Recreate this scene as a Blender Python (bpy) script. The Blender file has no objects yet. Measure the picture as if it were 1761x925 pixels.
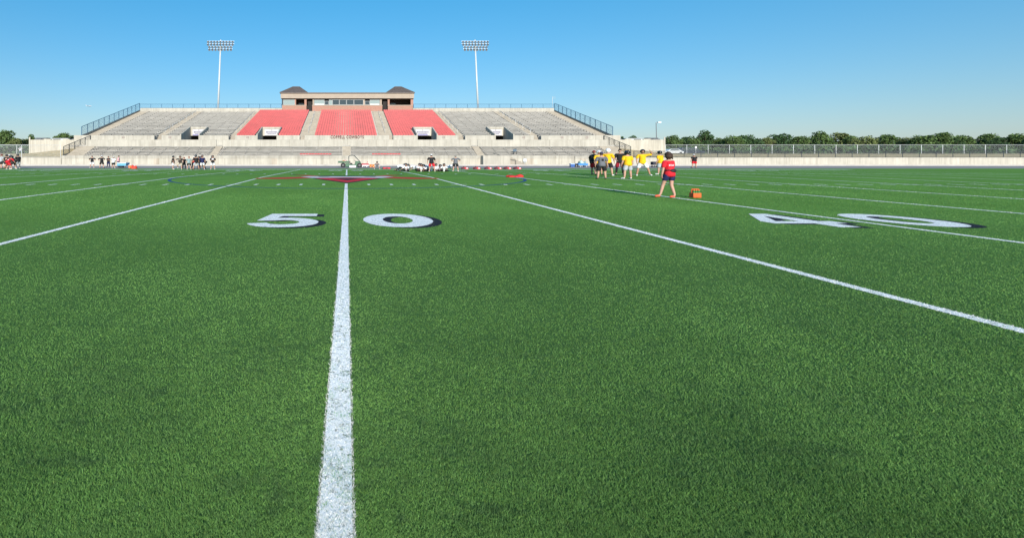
import bpy, bmesh, math, random
import numpy as np
from mathutils import Vector, Matrix, Euler
from mathutils.bvhtree import BVHTree

FRAME = 'A'
random.seed(7); rng = np.random.default_rng(11)
sc = bpy.context.scene
COL = sc.collection
PI = math.pi
R = math.radians

# ------------------------------------------------------------------ measured camera
F, XV, EY, H = 850.0, 597.0, 271.5, 1.57
def P(px, py, Y): return Vector(((px-XV)*Y/F, Y, H-(py-EY)*Y/F))
def zg(Y):
    if Y < 35.4: return .0046*Y
    if Y < 72.7: return .1628-.0047*(Y-35.4)
    return -.0125
def gY(py):
    """distance of the ground seen at photo row py"""
    a = 850*H/(py-267.59)
    if a < 35.4: return a
    b = 850*(H-.1628-.0047*35.4)/(py-EY-850*.0047)
    if b < 72.7: return b
    return 850*(H+.0125)/(py-EY)
YD = 1.2192

# ------------------------------------------------------------------ materials
MATS = {}
def nodes(name):
    m = bpy.data.materials.new(name); m.use_nodes = True
    nt = m.node_tree
    return m, nt, nt.nodes['Principled BSDF']
def col4(c): return (c[0], c[1], c[2], 1)
def mat(name, c, rough=.7, var=.12, scale=3., metal=0., spec=.3, bump=0., bscale=30., stretch=(1,1,1)):
    if name in MATS: return MATS[name]
    m, nt, b = nodes(name)
    b.inputs['Roughness'].default_value = rough
    b.inputs['Metallic'].default_value = metal
    b.inputs['Specular IOR Level'].default_value = spec
    tc = nt.nodes.new('ShaderNodeTexCoord')
    mp = nt.nodes.new('ShaderNodeMapping'); mp.inputs['Scale'].default_value = stretch
    nt.links.new(tc.outputs['Object'], mp.inputs['Vector'])
    n = nt.nodes.new('ShaderNodeTexNoise'); n.inputs['Scale'].default_value = scale; n.inputs['Detail'].default_value = 5
    n.inputs['Roughness'].default_value = .65
    nt.links.new(mp.outputs['Vector'], n.inputs['Vector'])
    r = nt.nodes.new('ShaderNodeValToRGB')
    r.color_ramp.elements[0].position = .28; r.color_ramp.elements[1].position = .72
    r.color_ramp.elements[0].color = col4([max(0, x*(1-var*1.6)) for x in c])
    r.color_ramp.elements[1].color = col4([min(1, x*(1+var)) for x in c])
    nt.links.new(n.outputs['Fac'], r.inputs['Fac'])
    nt.links.new(r.outputs['Color'], b.inputs['Base Color'])
    if bump:
        n2 = nt.nodes.new('ShaderNodeTexNoise'); n2.inputs['Scale'].default_value = bscale; n2.inputs['Detail'].default_value = 4
        nt.links.new(tc.outputs['Object'], n2.inputs['Vector'])
        bp = nt.nodes.new('ShaderNodeBump'); bp.inputs['Strength'].default_value = bump; bp.inputs['Distance'].default_value = .04
        nt.links.new(n2.outputs['Fac'], bp.inputs['Height']); nt.links.new(bp.outputs['Normal'], b.inputs['Normal'])
    MATS[name] = m
    return m

def concrete(name, c, streak=.3, joint=0.):
    """cast concrete: cloudy tone, vertical weather streaks, optional formwork joints every `joint` metres"""
    if name in MATS: return MATS[name]
    m, nt, b = nodes(name); L = nt.links.new
    b.inputs['Roughness'].default_value = .85; b.inputs['Specular IOR Level'].default_value = .15
    tc = nt.nodes.new('ShaderNodeTexCoord')
    n = nt.nodes.new('ShaderNodeTexNoise'); n.inputs['Scale'].default_value = .35; n.inputs['Detail'].default_value = 8; n.inputs['Roughness'].default_value = .7
    L(tc.outputs['Object'], n.inputs['Vector'])
    mp = nt.nodes.new('ShaderNodeMapping'); mp.inputs['Scale'].default_value = (1.6, 1.6, .12)
    L(tc.outputs['Object'], mp.inputs['Vector'])
    s = nt.nodes.new('ShaderNodeTexNoise'); s.inputs['Scale'].default_value = 1.; s.inputs['Detail'].default_value = 6; s.inputs['Roughness'].default_value = .7
    L(mp.outputs['Vector'], s.inputs['Vector'])
    r = nt.nodes.new('ShaderNodeValToRGB'); r.color_ramp.elements[0].position = .3; r.color_ramp.elements[1].position = .7
    r.color_ramp.elements[0].color = col4([x*.84 for x in c]); r.color_ramp.elements[1].color = col4([min(1, x*1.08) for x in c])
    L(n.outputs['Fac'], r.inputs['Fac'])
    r2 = nt.nodes.new('ShaderNodeValToRGB'); r2.color_ramp.elements[0].position = .32; r2.color_ramp.elements[1].position = .58
    r2.color_ramp.elements[0].color = (1-streak, 1-streak*1.05, 1-streak*1.1, 1); r2.color_ramp.elements[1].color = (1, 1, 1, 1)
    L(s.outputs['Fac'], r2.inputs['Fac'])
    mx = nt.nodes.new('ShaderNodeMix'); mx.data_type = 'RGBA'; mx.blend_type = 'MULTIPLY'; mx.inputs[0].default_value = 1
    L(r.outputs['Color'], mx.inputs[6]); L(r2.outputs['Color'], mx.inputs[7])
    out = mx.outputs[2]
    if joint:
        sx = nt.nodes.new('ShaderNodeSeparateXYZ'); L(tc.outputs['Object'], sx.inputs[0])
        d = nt.nodes.new('ShaderNodeMath'); d.operation = 'DIVIDE'; d.inputs[1].default_value = joint; L(sx.outputs[0], d.inputs[0])
        fr = nt.nodes.new('ShaderNodeMath'); fr.operation = 'FRACT'; L(d.outputs[0], fr.inputs[0])
        lt = nt.nodes.new('ShaderNodeMath'); lt.operation = 'LESS_THAN'; lt.inputs[1].default_value = .05/joint; L(fr.outputs[0], lt.inputs[0])
        m2 = nt.nodes.new('ShaderNodeMix'); m2.data_type = 'RGBA'; m2.blend_type = 'MULTIPLY'
        L(lt.outputs[0], m2.inputs[0]); L(out, m2.inputs[6]); m2.inputs[7].default_value = (.62, .6, .57, 1)
        out = m2.outputs[2]
    L(out, b.inputs['Base Color'])
    MATS[name] = m
    return m

def brick(name):
    m, nt, b = nodes(name); L = nt.links.new
    b.inputs['Roughness'].default_value = .85
    tc = nt.nodes.new('ShaderNodeTexCoord'); mp = nt.nodes.new('ShaderNodeMapping')
    mp.inputs['Rotation'].default_value = (R(90), 0, 0)
    L(tc.outputs['Object'], mp.inputs['Vector'])
    t = nt.nodes.new('ShaderNodeTexBrick'); t.inputs['Scale'].default_value = 2.4
    t.inputs['Color1'].default_value = (.40, .18, .12, 1); t.inputs['Color2'].default_value = (.31, .14, .095, 1); t.inputs['Mortar'].default_value = (.38, .32, .27, 1)
    L(mp.outputs['Vector'], t.inputs['Vector']); L(t.outputs['Color'], b.inputs['Base Color'])
    return m

def chainlink(name, c, keep=.3, pitch=.07):
    """woven wire: crossed diagonal wires with open holes between them"""
    m, nt, b = nodes(name); L = nt.links.new
    b.inputs['Base Color'].default_value = col4(c); b.inputs['Roughness'].default_value = .5
    tc = nt.nodes.new('ShaderNodeTexCoord'); sx = nt.nodes.new('ShaderNodeSeparateXYZ'); L(tc.outputs['Object'], sx.inputs[0])
    xy = nt.nodes.new('ShaderNodeMath'); xy.operation = 'ADD'; L(sx.outputs[0], xy.inputs[0]); L(sx.outputs[1], xy.inputs[1])
    res = []
    for op in ('ADD', 'SUBTRACT'):
        a = nt.nodes.new('ShaderNodeMath'); a.operation = op; L(xy.outputs[0], a.inputs[0]); L(sx.outputs[2], a.inputs[1])
        d = nt.nodes.new('ShaderNodeMath'); d.operation = 'DIVIDE'; d.inputs[1].default_value = pitch; L(a.outputs[0], d.inputs[0])
        f = nt.nodes.new('ShaderNodeMath'); f.operation = 'FRACT'; L(d.outputs[0], f.inputs[0])
        l = nt.nodes.new('ShaderNodeMath'); l.operation = 'LESS_THAN'; l.inputs[1].default_value = keep/2; L(f.outputs[0], l.inputs[0])
        res.append(l)
    mx = nt.nodes.new('ShaderNodeMath'); mx.operation = 'MAXIMUM'; L(res[0].outputs[0], mx.inputs[0]); L(res[1].outputs[0], mx.inputs[1])
    L(mx.outputs[0], b.inputs['Alpha'])
    return m

WALLC = concrete('concrete_pale', (.49, .455, .38), .27, 6.1)
WALLU = concrete('concrete_upper', (.455, .425, .36), .22, 6.1)
CAPC = concrete('concrete_coping', (.42, .395, .335), .3)
TREAD = concrete('concrete_tread', (.40, .38, .34), .2)
STAIRC = concrete('concrete_stair', (.36, .32, .26), .2)
APRON = concrete('concrete_apron', (.48, .45, .41), .1)
BENCH = mat('weathered_bench', (.345, .325, .295), .75, .3, 1.2, stretch=(.35, 1, 1))
BENCH2 = mat('weathered_bench_worn', (.41, .385, .345), .75, .3, 1.2, stretch=(.35, 1, 1))
REDSEAT = mat('red_seat_plastic', (.42, .046, .05), .5, .12, .5, spec=.4)
REDCLOTH = mat('red_vinyl', (.50, .035, .04), .5, .15, 6)
WHITEM = mat('white_paint', (.78, .79, .78), .4, .05, 2)
GALV = mat('galvanised_steel', (.55, .57, .58), .45, .12, 4, metal=.3)
DKMET = mat('dark_coated_steel', (.02, .035, .045), .5, .2, 4)
BLUEMET = mat('blue_coated_steel', (.03, .10, .19), .5, .2, 4)
BLACK = mat('black_plastic', (.018, .018, .02), .5, .2, 8)
BRICK = brick('red_brick')
CREAM = mat('cream_stucco', (.38, .31, .245), .85, .06, 1.)
ROOFM = mat('brown_metal_roof', (.13, .105, .095), .55, .15, 1.5, metal=.2)
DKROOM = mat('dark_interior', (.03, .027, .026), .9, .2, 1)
MAROON = mat('maroon_lettering', (.09, .006, .014), .6, .1, 5)
GLASS, _nt, _b = nodes('window_glass'); _b.inputs['Base Color'].default_value = (.03, .045, .05, 1); _b.inputs['Roughness'].default_value = .05; _b.inputs['Specular IOR Level'].default_value = .8
PALEGL, _nt, _b = nodes('pale_sky_pane_blind'); _b.inputs['Base Color'].default_value = (.25, .31, .30, 1); _b.inputs['Roughness'].default_value = .1  # pale colour for blinds; sky seen in the left pane is painted in
LENS, _nt, _b = nodes('lamp_lens'); _b.inputs['Base Color'].default_value = (.30, .33, .35, 1); _b.inputs['Roughness'].default_value = .2; _b.inputs['Metallic'].default_value = .5
LINK_B = chainlink('blue_chainlink', (.06, .19, .32), .26)
LINK_D = chainlink('dark_chainlink', (.05, .055, .055), .34)
LINK_G = chainlink('grey_chainlink', (.20, .215, .215), .2)

# ------------------------------------------------------------------ object helpers
ORG = {}
def tag(o, label=None, cat=None, group=None, kind=None):
    if label: o['label'] = label
    if cat: o['category'] = cat
    if group: o['group'] = group
    if kind: o['kind'] = kind
    return o
def thing(name, loc, label, cat, group=None):
    o = bpy.data.objects.new(name, None); COL.objects.link(o); o.location = loc
    o.empty_display_size = .2
    ORG[o.name] = Vector(loc)
    return tag(o, label, cat, group)
def org_of(o):
    while o is not None:
        if o.name in ORG: return ORG[o.name]
        o = o.parent
    return Vector((0, 0, 0))

class MB:
    def __init__(s): s.v = []; s.f = []; s.mi = []
    def add(s, vs, fs, mi=0):
        o = len(s.v); s.v += [tuple(v) for v in vs]
        s.f += [tuple(i+o for i in f) for f in fs]; s.mi += [mi]*len(fs)
        return s
    def box(s, x0, x1, y0, y1, z0, z1, mi=0):
        return s.add([(x0,y0,z0),(x1,y0,z0),(x1,y1,z0),(x0,y1,z0),(x0,y0,z1),(x1,y0,z1),(x1,y1,z1),(x0,y1,z1)],
              [(0,3,2,1),(4,5,6,7),(0,1,5,4),(1,2,6,5),(2,3,7,6),(3,0,4,7)], mi)
    def prism_x(s, yz, x0, x1, mi=0):
        n = len(yz)
        vs = [(x0, y, z) for y, z in yz]+[(x1, y, z) for y, z in yz]
        fs = [tuple(range(n)), tuple(range(2*n-1, n-1, -1))]+[(i, i+n, (i+1) % n+n, (i+1) % n) for i in range(n)]
        return s.add(vs, fs, mi)
    def prism_y(s, xz, y0, y1, mi=0):
        n = len(xz)
        vs = [(x, y0, z) for x, z in xz]+[(x, y1, z) for x, z in xz]
        fs = [tuple(range(n)), tuple(range(2*n-1, n-1, -1))]+[(i, i+n, (i+1) % n+n, (i+1) % n) for i in range(n)]
        return s.add(vs, fs, mi)
    def tube(s, p, q, r, n=8, r2=None, mi=0):
        p = Vector(p); q = Vector(q); d = (q-p)
        if d.length < 1e-6: return s
        d.normalize(); a = d.orthogonal().normalized(); b = d.cross(a); r2 = r if r2 is None else r2
        vs = []
        for c, rr in ((p, r), (q, r2)):
            for k in range(n):
                t = 2*PI*k/n; vs.append(c+(a*math.cos(t)+b*math.sin(t))*rr)
        fs = [tuple(range(n))[::-1], tuple(range(n, 2*n))]+[(k, (k+1) % n, (k+1) % n+n, k+n) for k in range(n)]
        return s.add(vs, fs, mi)
    def ell(s, c, r, nu=12, nv=8, mi=0, z0=-1., z1=1.):
        """ellipsoid, optionally cut between z0 and z1 (unit)"""
        vs = []; fs = []
        t0 = math.asin(z0); t1 = math.asin(z1)
        for j in range(nv+1):
            t = t0+(t1-t0)*j/nv
            for i in range(nu):
                a = 2*PI*i/nu
                vs.append((c[0]+r[0]*math.cos(t)*math.cos(a), c[1]+r[1]*math.cos(t)*math.sin(a), c[2]+r[2]*math.sin(t)))
        for j in range(nv):
            for i in range(nu):
                fs.append((j*nu+i, j*nu+(i+1) % nu, (j+1)*nu+(i+1) % nu, (j+1)*nu+i))
        if z0 > -1: fs.append(tuple(range(nu))[::-1])
        if z1 < 1: fs.append(tuple(range(nv*nu, nv*nu+nu)))
        return s.add(vs, fs, mi)
    def mesh(s, name, mats, org=(0,0,0), smooth=False):
        me = bpy.data.meshes.new(name); o = Vector(org)
        me.from_pydata([(v[0]-o.x, v[1]-o.y, v[2]-o.z) for v in s.v], [], s.f)
        mats = mats if isinstance(mats, (list, tuple)) else [mats]
        for m in mats: me.materials.append(m)
        if any(s.mi): me.polygons.foreach_set('material_index', s.mi)
        if smooth: me.polygons.foreach_set('use_smooth', [True]*len(me.polygons))
        me.update()
        return me
    def build(s, name, mats, parent=None, smooth=False, bevel=0.):
        me = s.mesh(name, mats, org_of(parent), smooth)
        o = bpy.data.objects.new(name, me); COL.objects.link(o); o.parent = parent
        if bevel:
            md = o.modifiers.new('bevel', 'BEVEL'); md.width = bevel; md.segments = 2; md.limit_method = 'ANGLE'
        return o
def link(name, me, parent=None, mw=None):
    o = bpy.data.objects.new(name, me); COL.objects.link(o); o.parent = parent
    if mw is not None: o.matrix_local = mw
    return o
def text_mesh(txt, size, depth=.02, bold=0., space=1.):
    c = bpy.data.curves.new('txt', 'FONT'); c.body = txt; c.size = size; c.extrude = depth; c.align_x = 'CENTER'; c.align_y = 'CENTER'; c.offset = bold; c.space_character = space
    o = bpy.data.objects.new('txt', c); COL.objects.link(o)
    bpy.context.view_layer.update()
    dg = bpy.context.evaluated_depsgraph_get()
    me = bpy.data.meshes.new_from_object(o.evaluated_get(dg))
    bpy.data.objects.remove(o); bpy.data.curves.remove(c)
    return me

exec_people = True
# ================================================================== PEOPLE (built first: fast depsgraph)
def skin(vs, es, rs, sub=2):
    me = bpy.data.meshes.new('sk'); me.from_pydata([tuple(v) for v in vs], es, []); o = bpy.data.objects.new('sk', me); COL.objects.link(o)
    md = o.modifiers.new('s', 'SKIN'); md.use_smooth_shade = True; md.branch_smoothing = .4
    lay = me.skin_vertices[0].data
    for i, r in enumerate(rs):
        lay[i].radius = r if isinstance(r, tuple) else (r, r); lay[i].use_root = (i == 0)
    m2 = o.modifiers.new('u', 'SUBSURF'); m2.levels = sub; m2.render_levels = sub
    bpy.context.view_layer.update()
    ev = o.evaluated_get(bpy.context.evaluated_depsgraph_get())
    em = ev.to_mesh()
    V = [v.co.copy() for v in em.vertices]; Fc = [tuple(p.vertices) for p in em.polygons]
    ev.to_mesh_clear(); bpy.data.objects.remove(o); bpy.data.meshes.remove(me)
    return V, Fc

def make_hand():
    # local: +z along the forearm to fingertips, +x thumb side, +y palm normal (curl side)
    vs = [(0,0,0), (0,0,.05), (0,.004,.085)]; es = [(0,1), (1,2)]; rs = [(.026,.02), (.034,.017), (.036,.014)]
    V, Fc = skin(vs, es, rs, 1)
    for x, ln, z0 in ((.027,.070,.085), (.009,.080,.09), (-.010,.074,.088), (-.027,.058,.08)):
        a, b = skin([(x*.8,.002,z0-.03), (x,.004,z0), (x*1.08,.016,z0+ln*.5), (x*1.05,.040,z0+ln*.85)], [(0,1),(1,2),(2,3)], [.0095,.0095,.0088,.0075], 1)
        o = len(V); V += a; Fc += [tuple(i+o for i in f) for f in b]
    a, b = skin([(.018,.002,.025), (.043,.014,.055), (.048,.028,.085), (.042,.04,.108)], [(0,1),(1,2),(2,3)], [.013,.0125,.011,.009], 1)
    o = len(V); V += a; Fc += [tuple(i+o for i in f) for f in b]
    return V, Fc
HAND = make_hand()

def make_head():
    """origin at head centre, +y face"""
    mb = MB(); nu, nv = 18, 14; vs = []; fs = []
    for j in range(nv+1):
        t = -PI/2+PI*j/nv
        for i in range(nu):
            a = 2*PI*i/nu
            x = .076*math.cos(t)*math.cos(a); y = .096*math.cos(t)*math.sin(a); z = .122*math.sin(t)
            if z < -.01:
                k = min(1, (-z-.01)/.11); x *= 1-.28*k
                y = y*(1-.12*k)+.016*k if y > 0 else y*(1-.45*k)
            fa = math.atan2(x, y)
            if abs(fa) < .2 and -.045 < z < .012: y += .022*(1-abs(fa)/.2)*(1-abs(z+.02)/.035 if z > -.055 else 0)
            if y > 0 and .0 < z < .035 and .15 < abs(fa) < .55: y -= .007
            vs.append((x, y, z))
    for j in range(nv):
        for i in range(nu): fs.append((j*nu+i, j*nu+(i+1) % nu, (j+1)*nu+(i+1) % nu, (j+1)*nu+i))
    mb.add(vs, fs, 0)
    for s in (-1, 1):
        mb.ell((s*.078, -.005, .0), (.012, .022, .034), 8, 6, 0)
        mb.ell((s*.031, .078, .012), (.014, .010, .009), 8, 6, 1)
    mb.ell((0, .087, -.055), (.024, .009, .007), 8, 5, 2)
    return mb
HEAD = make_head()

D = Vector((0, 0, -1))
def n(*v): return Vector(v).normalized()
POSES = {
 'stand': dict(lean=2, aL=(n(-.22,0,-1), n(-.1,.18,-1)), aR=(n(.22,0,-1), n(.1,.18,-1)), lL=(n(-.12,.02,-1), n(-.08,-.05,-1)), lR=(n(.12,.04,-1), n(.08,-.03,-1))),
 'relaxed': dict(lean=4, aL=(n(-.3,-.1,-1), n(-.05,.3,-1)), aR=(n(.3,.05,-1), n(.05,.4,-1)), lL=(n(-.05,.12,-1), n(-.05,-.02,-1)), lR=(n(.2,-.1,-1), n(.12,-.12,-1))),
 'hips': dict(lean=0, aL=(n(-.75,-.25,-.75), n(.8,.3,-.55)), aR=(n(.75,-.25,-.75), n(-.8,.3,-.55)), lL=(n(-.16,.0,-1), n(-.1,-.05,-1)), lR=(n(.16,.02,-1), n(.1,-.05,-1))),
 'wide': dict(lean=6, aL=(n(-.4,.1,-1), n(-.2,.4,-1)), aR=(n(.4,.1,-1), n(.2,.4,-1)), lL=(n(-.32,.12,-1), n(-.2,-.15,-1)), lR=(n(.32,.08,-1), n(.2,-.12,-1))),
 'folded': dict(lean=0, aL=(n(-.25,.12,-1), n(.9,.5,.1)), aR=(n(.25,.12,-1), n(-.9,.5,.15)), lL=(n(-.12,.0,-1), n(-.08,-.05,-1)), lR=(n(.13,.03,-1), n(.08,-.05,-1))),
 'reach': dict(lean=5, aL=(n(-.75,.35,-.45), n(-.85,.45,.05)), aR=(n(.2,.1,-1), n(-.3,.7,-.5)), lL=(n(-.1,.05,-1), n(-.06,-.05,-1)), lR=(n(.12,.0,-1), n(.08,-.06,-1))),
 'reachfwd': dict(lean=8, aL=(n(-.15,.7,-.6), n(.1,1,0)), aR=(n(.2,.75,-.5), n(-.05,1,.1)), lL=(n(-.12,.15,-1), n(-.08,-.05,-1)), lR=(n(.14,-.15,-1), n(.08,-.2,-1))),
 'stride': dict(lean=4, aL=(n(-.2,-.35,-1), n(-.1,0,-1)), aR=(n(.25,.35,-1), n(-.05,.75,-.6)), lL=(n(-.08,.42,-1), n(-.06,.08,-1)), lR=(n(.08,-.22,-1), n(.08,-.5,-1))),
 'woman': dict(lean=4, aL=(n(-.3,-.05,-1), n(-.12,.1,-1)), aR=(n(.35,.25,-1), n(.1,.8,-.6)), lL=(n(-.1,.28,-1), n(-.25,.06,-1)), lR=(n(-.1,-.06,-1), n(.08,-.26,-1)), toe=n(-1,.45,-.02)),
 'helmet_hand': dict(lean=4, aL=(n(-.85,.45,.15), n(.45,.25,.85)), aR=(n(.35,.05,-1), n(.0,.25,-1)), lL=(n(-.36,.22,-1), n(-.26,-.1,-1)), lR=(n(.24,-.02,-1), n(.1,-.14,-1))),
 'bent': dict(lean=42, aL=(n(-.2,.35,-.9), n(.05,.5,-.8)), aR=(n(.2,.4,-.9), n(-.05,.5,-.8)), lL=(n(-.22,.5,-.85), n(-.08,-.42,-.9)), lR=(n(.22,.4,-.85), n(.1,-.48,-.9))),
 'kneeup': dict(lean=3, aL=(n(-.5,.2,-.9), n(-.3,.5,-.8)), aR=(n(.8,.2,-.35), n(.9,.3,-.1)), lL=(n(-.1,.02,-1), n(-.05,-.04,-1)), lR=(n(.3,.55,-.8), n(-.05,-.6,-.8))),
 'squat': dict(lean=30, aL=(n(-.25,.55,-.75), n(.25,.75,.2)), aR=(n(.25,.55,-.75), n(-.25,.75,.2)), lL=(n(-.45,.85,.08), n(-.05,-.35,-.95)), lR=(n(.45,.85,.08), n(.05,-.35,-.95)), feet=True),
 'allfours': dict(lean=78, aL=(n(-.12,.1,-1), n(-.04,.1,-1)), aR=(n(.12,.1,-1), n(.04,.1,-1)), lL=(n(-.15,.15,-1), n(-.05,-1,-.05)), lR=(n(.15,.05,-1), n(.05,-1,-.05))),
 'pushup': dict(lean=68, aL=(n(-.2,.05,-1), n(-.05,.1,-1)), aR=(n(.2,.05,-1), n(.05,.1,-1)), lL=(n(-.12,-.9,-.55), n(-.05,-.85,-.6)), lR=(n(.12,-.8,-.6), n(.05,-.85,-.55))),
 'sit': dict(lean=28, aL=(n(-.2,.7,-.6), n(.0,.9,-.35)), aR=(n(.2,.7,-.6), n(.0,.9,-.35)), lL=(n(-.35,.95,.18), n(-.2,.9,-.32)), lR=(n(.35,.9,.3), n(.15,.85,-.45)), sitting=True),
 'sitreach': dict(lean=55, aL=(n(-.2,.85,-.5), n(.05,.95,-.3)), aR=(n(.15,.85,-.5), n(-.05,.95,-.3)), lL=(n(-.28,.97,.05), n(-.2,.97,-.12)), lR=(n(.3,.97,.05), n(.2,.97,-.12)), sitting=True),
}
def joints(pose, fem=False):
    p = POSES[pose]; j = {}
    a = R(p['lean']); up = Vector((0, math.sin(a), math.cos(a)))
    j['pel'] = Vector((0, 0, 0)); j['up'] = up
    j['wai'] = up*.17; j['che'] = up*.36; j['nb'] = up*.50
    a2 = R(p['lean']*.45); hu = Vector((0, math.sin(a2), math.cos(a2)))
    if p['lean'] > 60: hu = n(0, .75, .65)
    j['neck'] = j['nb']+hu*.06; j['head'] = j['neck']+hu*.135+Vector((0, .02, 0)); j['hu'] = hu
    sw = .165 if fem else .185
    hw = .105 if fem else .095
    for s, S in ((-1, 'L'), (1, 'R')):
        u, f = p['a'+S]; sh = up*.455+Vector((s*sw, 0, 0))
        j['sh'+S] = sh; j['el'+S] = sh+u*.285; j['wr'+S] = j['el'+S]+f*.25; j['fd'+S] = f
        u, f = p['l'+S]; hp = Vector((s*hw, 0, -.04)); j['hp'+S] = hp
        j['kn'+S] = hp+u*.43; j['an'+S] = j['kn'+S]+f*.42
        fd = n(s*.25, 1, -.02) if abs(f.z) > .55 else (n(0, -.3, -.9) if f.y < 0 else n(s*.2, .3, .95))
        if p.get('toe') is not None: fd = p['toe']
        if p.get('feet'): fd = n(s*.3, 1, 0)
        j['he'+S] = j['an'+S]+n(0, -.3, -1)*.05 if abs(f.z) > .55 else j['an'+S]
        j['to'+S] = j['an'+S]+fd*.17+(Vector((0, 0, -.055)) if abs(f.z) > .55 else Vector((0, 0, 0)))
    lo = min(min(j[k].z for k in ('toL', 'toR', 'anL', 'anR')) - .045, min(j['wrL'].z, j['wrR'].z)-.09,
             min(j['knL'].z, j['knR'].z)-.055, (-.13 if p.get('sitting') else 9))
    for k in j:
        if k not in ('up', 'hu', 'fdL', 'fdR'): j[k] = j[k]+Vector((0, 0, -lo))
    return j

CACHE = {}
def pose_meshes(pose, fem=False):
    key = (pose, fem)
    if key in CACHE: return CACHE[key]
    j = joints(pose, fem); out = {'j': j}
    g = 1.0
    names = ['pel','wai','che','nb','neck','hd','shL','elL','wrL','shR','elR','wrR','hpL','knL','anL','toL','hpR','knR','anR','toR']
    rad = dict(pel=.10, wai=.115, che=.135, nb=.075, neck=.055, hd=.05, sh=.062, el=.042, wr=.029, hp=.078, kn=.058, an=.038, to=.03)
    j2 = dict(j); j2['hd'] = j['neck']+j['hu']*.07
    mid = {}
    vs = []; rs = []; idx = {}
    def put(k, v, r): idx[k] = len(vs); vs.append(v); rs.append(r)
    for k in names:
        kk = k[:-1] if k[-1] in 'LR' else k
        put(k, j2[k], rad[kk])
    for S in 'LR':
        put('calf'+S, j['kn'+S].lerp(j['an'+S], .35), .058); put('thi'+S, j['hp'+S].lerp(j['kn'+S], .4), .08)
        put('fa'+S, j['el'+S].lerp(j['wr'+S], .3), .043)
    e = [('pel','wai'),('wai','che'),('che','nb'),('nb','neck'),('neck','hd')]
    for S in 'LR':
        e += [('nb','sh'+S),('sh'+S,'el'+S),('el'+S,'fa'+S),('fa'+S,'wr'+S),('pel','hp'+S),('hp'+S,'thi'+S),('thi'+S,'kn'+S),('kn'+S,'calf'+S),('calf'+S,'an'+S),('an'+S,'to'+S)]
    V, Fc = skin(vs, [(idx[a], idx[b]) for a, b in e], rs, 2)
    mb = MB(); mb.add(V, Fc, 0)
    hu = j['hu']; yv = Vector((1, 0, 0)).cross(hu) * -1
    if yv.y < 0: yv = -yv
    HM = Matrix((Vector((1, 0, 0)), yv, hu)).transposed().to_4x4(); HM.translation = j['head']
    mb2 = [(HM @ Vector(v)) for v in HEAD.v]
    o = len(mb.v); mb.v += [tuple(v) for v in mb2]; mb.f += [tuple(i+o for i in f) for f in HEAD.f]; mb.mi += HEAD.mi
    for s, S in ((-1, 'L'), (1, 'R')):
        f = j['fd'+S]; ref = Vector((-s, 0, 0)) if abs(f.x) < .8 else Vector((0, 0, 1))
        yv = (ref-f*ref.dot(f)).normalized(); xv = yv.cross(f)
        if xv.y < 0 and abs(xv.y) > .1: xv = -xv
        M = Matrix((xv, yv, f)).transposed()
        pts = [M @ Vector(v)+j['wr'+S]-f*.01 for v in HAND[0]]
        o = len(mb.v); mb.v += [tuple(v) for v in pts]; mb.f += [tuple(i+o for i in q) for q in HAND[1]]; mb.mi += [0]*len(HAND[1])
    out['body'] = mb; out['HM'] = HM
    # shirt
    up = j['up']
    vs = [j['pel']-up*.17, j['wai'], j['che'], j['nb']-up*.012, j['pel']-up*.04]; rs = [.198, .168, .172, .105, .195]; es = [(0,4),(4,1),(1,2),(2,3)]
    for S in 'LR':
        b = len(vs); vs += [j['sh'+S], j['sh'+S].lerp(j['el'+S], .95)]; rs += [.092, .082]; es += [(3, b), (b, b+1)]
    V, Fc = skin(vs, es, rs, 2); mb = MB(); mb.add(V, Fc); out['shirt'] = mb
    # shorts
    vs = [j['pel']+up*.12, j['pel']-up*.03]; rs = [.158, .15]; es = [(0,1)]
    for S in 'LR':
        b = len(vs); vs += [j['hp'+S], j['hp'+S].lerp(j['kn'+S], .5), j['hp'+S].lerp(j['kn'+S], .5 if fem else 1.02)]; rs += [.124, .118, .114]
        if fem: vs[-1] = j['hp'+S].lerp(j['kn'+S], .68); vs[-2] = j['hp'+S].lerp(j['kn'+S], .25); rs[-1] = .112; rs[-2] = .118
        es += [(1, b), (b, b+1), (b+1, b+2)]
    V, Fc = skin(vs, es, rs, 2); mb = MB(); mb.add(V, Fc); out['shorts'] = mb
    # leggings
    for nm, t0, t1, rr in (('leggings', .3, .93, .008), ('socks', 1.6, 1.98, .010)):
        for S in 'LR':
            def at(t): return j['hp'+S].lerp(j['kn'+S], t) if t <= 1 else j['kn'+S].lerp(j['an'+S], t-1)
            ts = [t0, 1.0, 1.35, 1.96] if nm == 'leggings' else [t0, 1.75, t1]
            rd = [.088, .064, .066, .046] if nm == 'leggings' else [.062, .052, .046]
            V, Fc = skin([at(t) for t in ts], [(i, i+1) for i in range(len(ts)-1)], rd, 1); mb = MB(); mb.add(V, Fc); out[nm+S] = mb
    for S in 'LR':
        V, Fc = skin([j['he'+S], j['an'+S].lerp(j['to'+S], .45), j['to'+S]], [(0,1),(1,2)], [.044, .046, .04], 2)
        mb = MB(); mb.add(V, Fc); out['shoe'+S] = mb
    CACHE[key] = out
    return out

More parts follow.
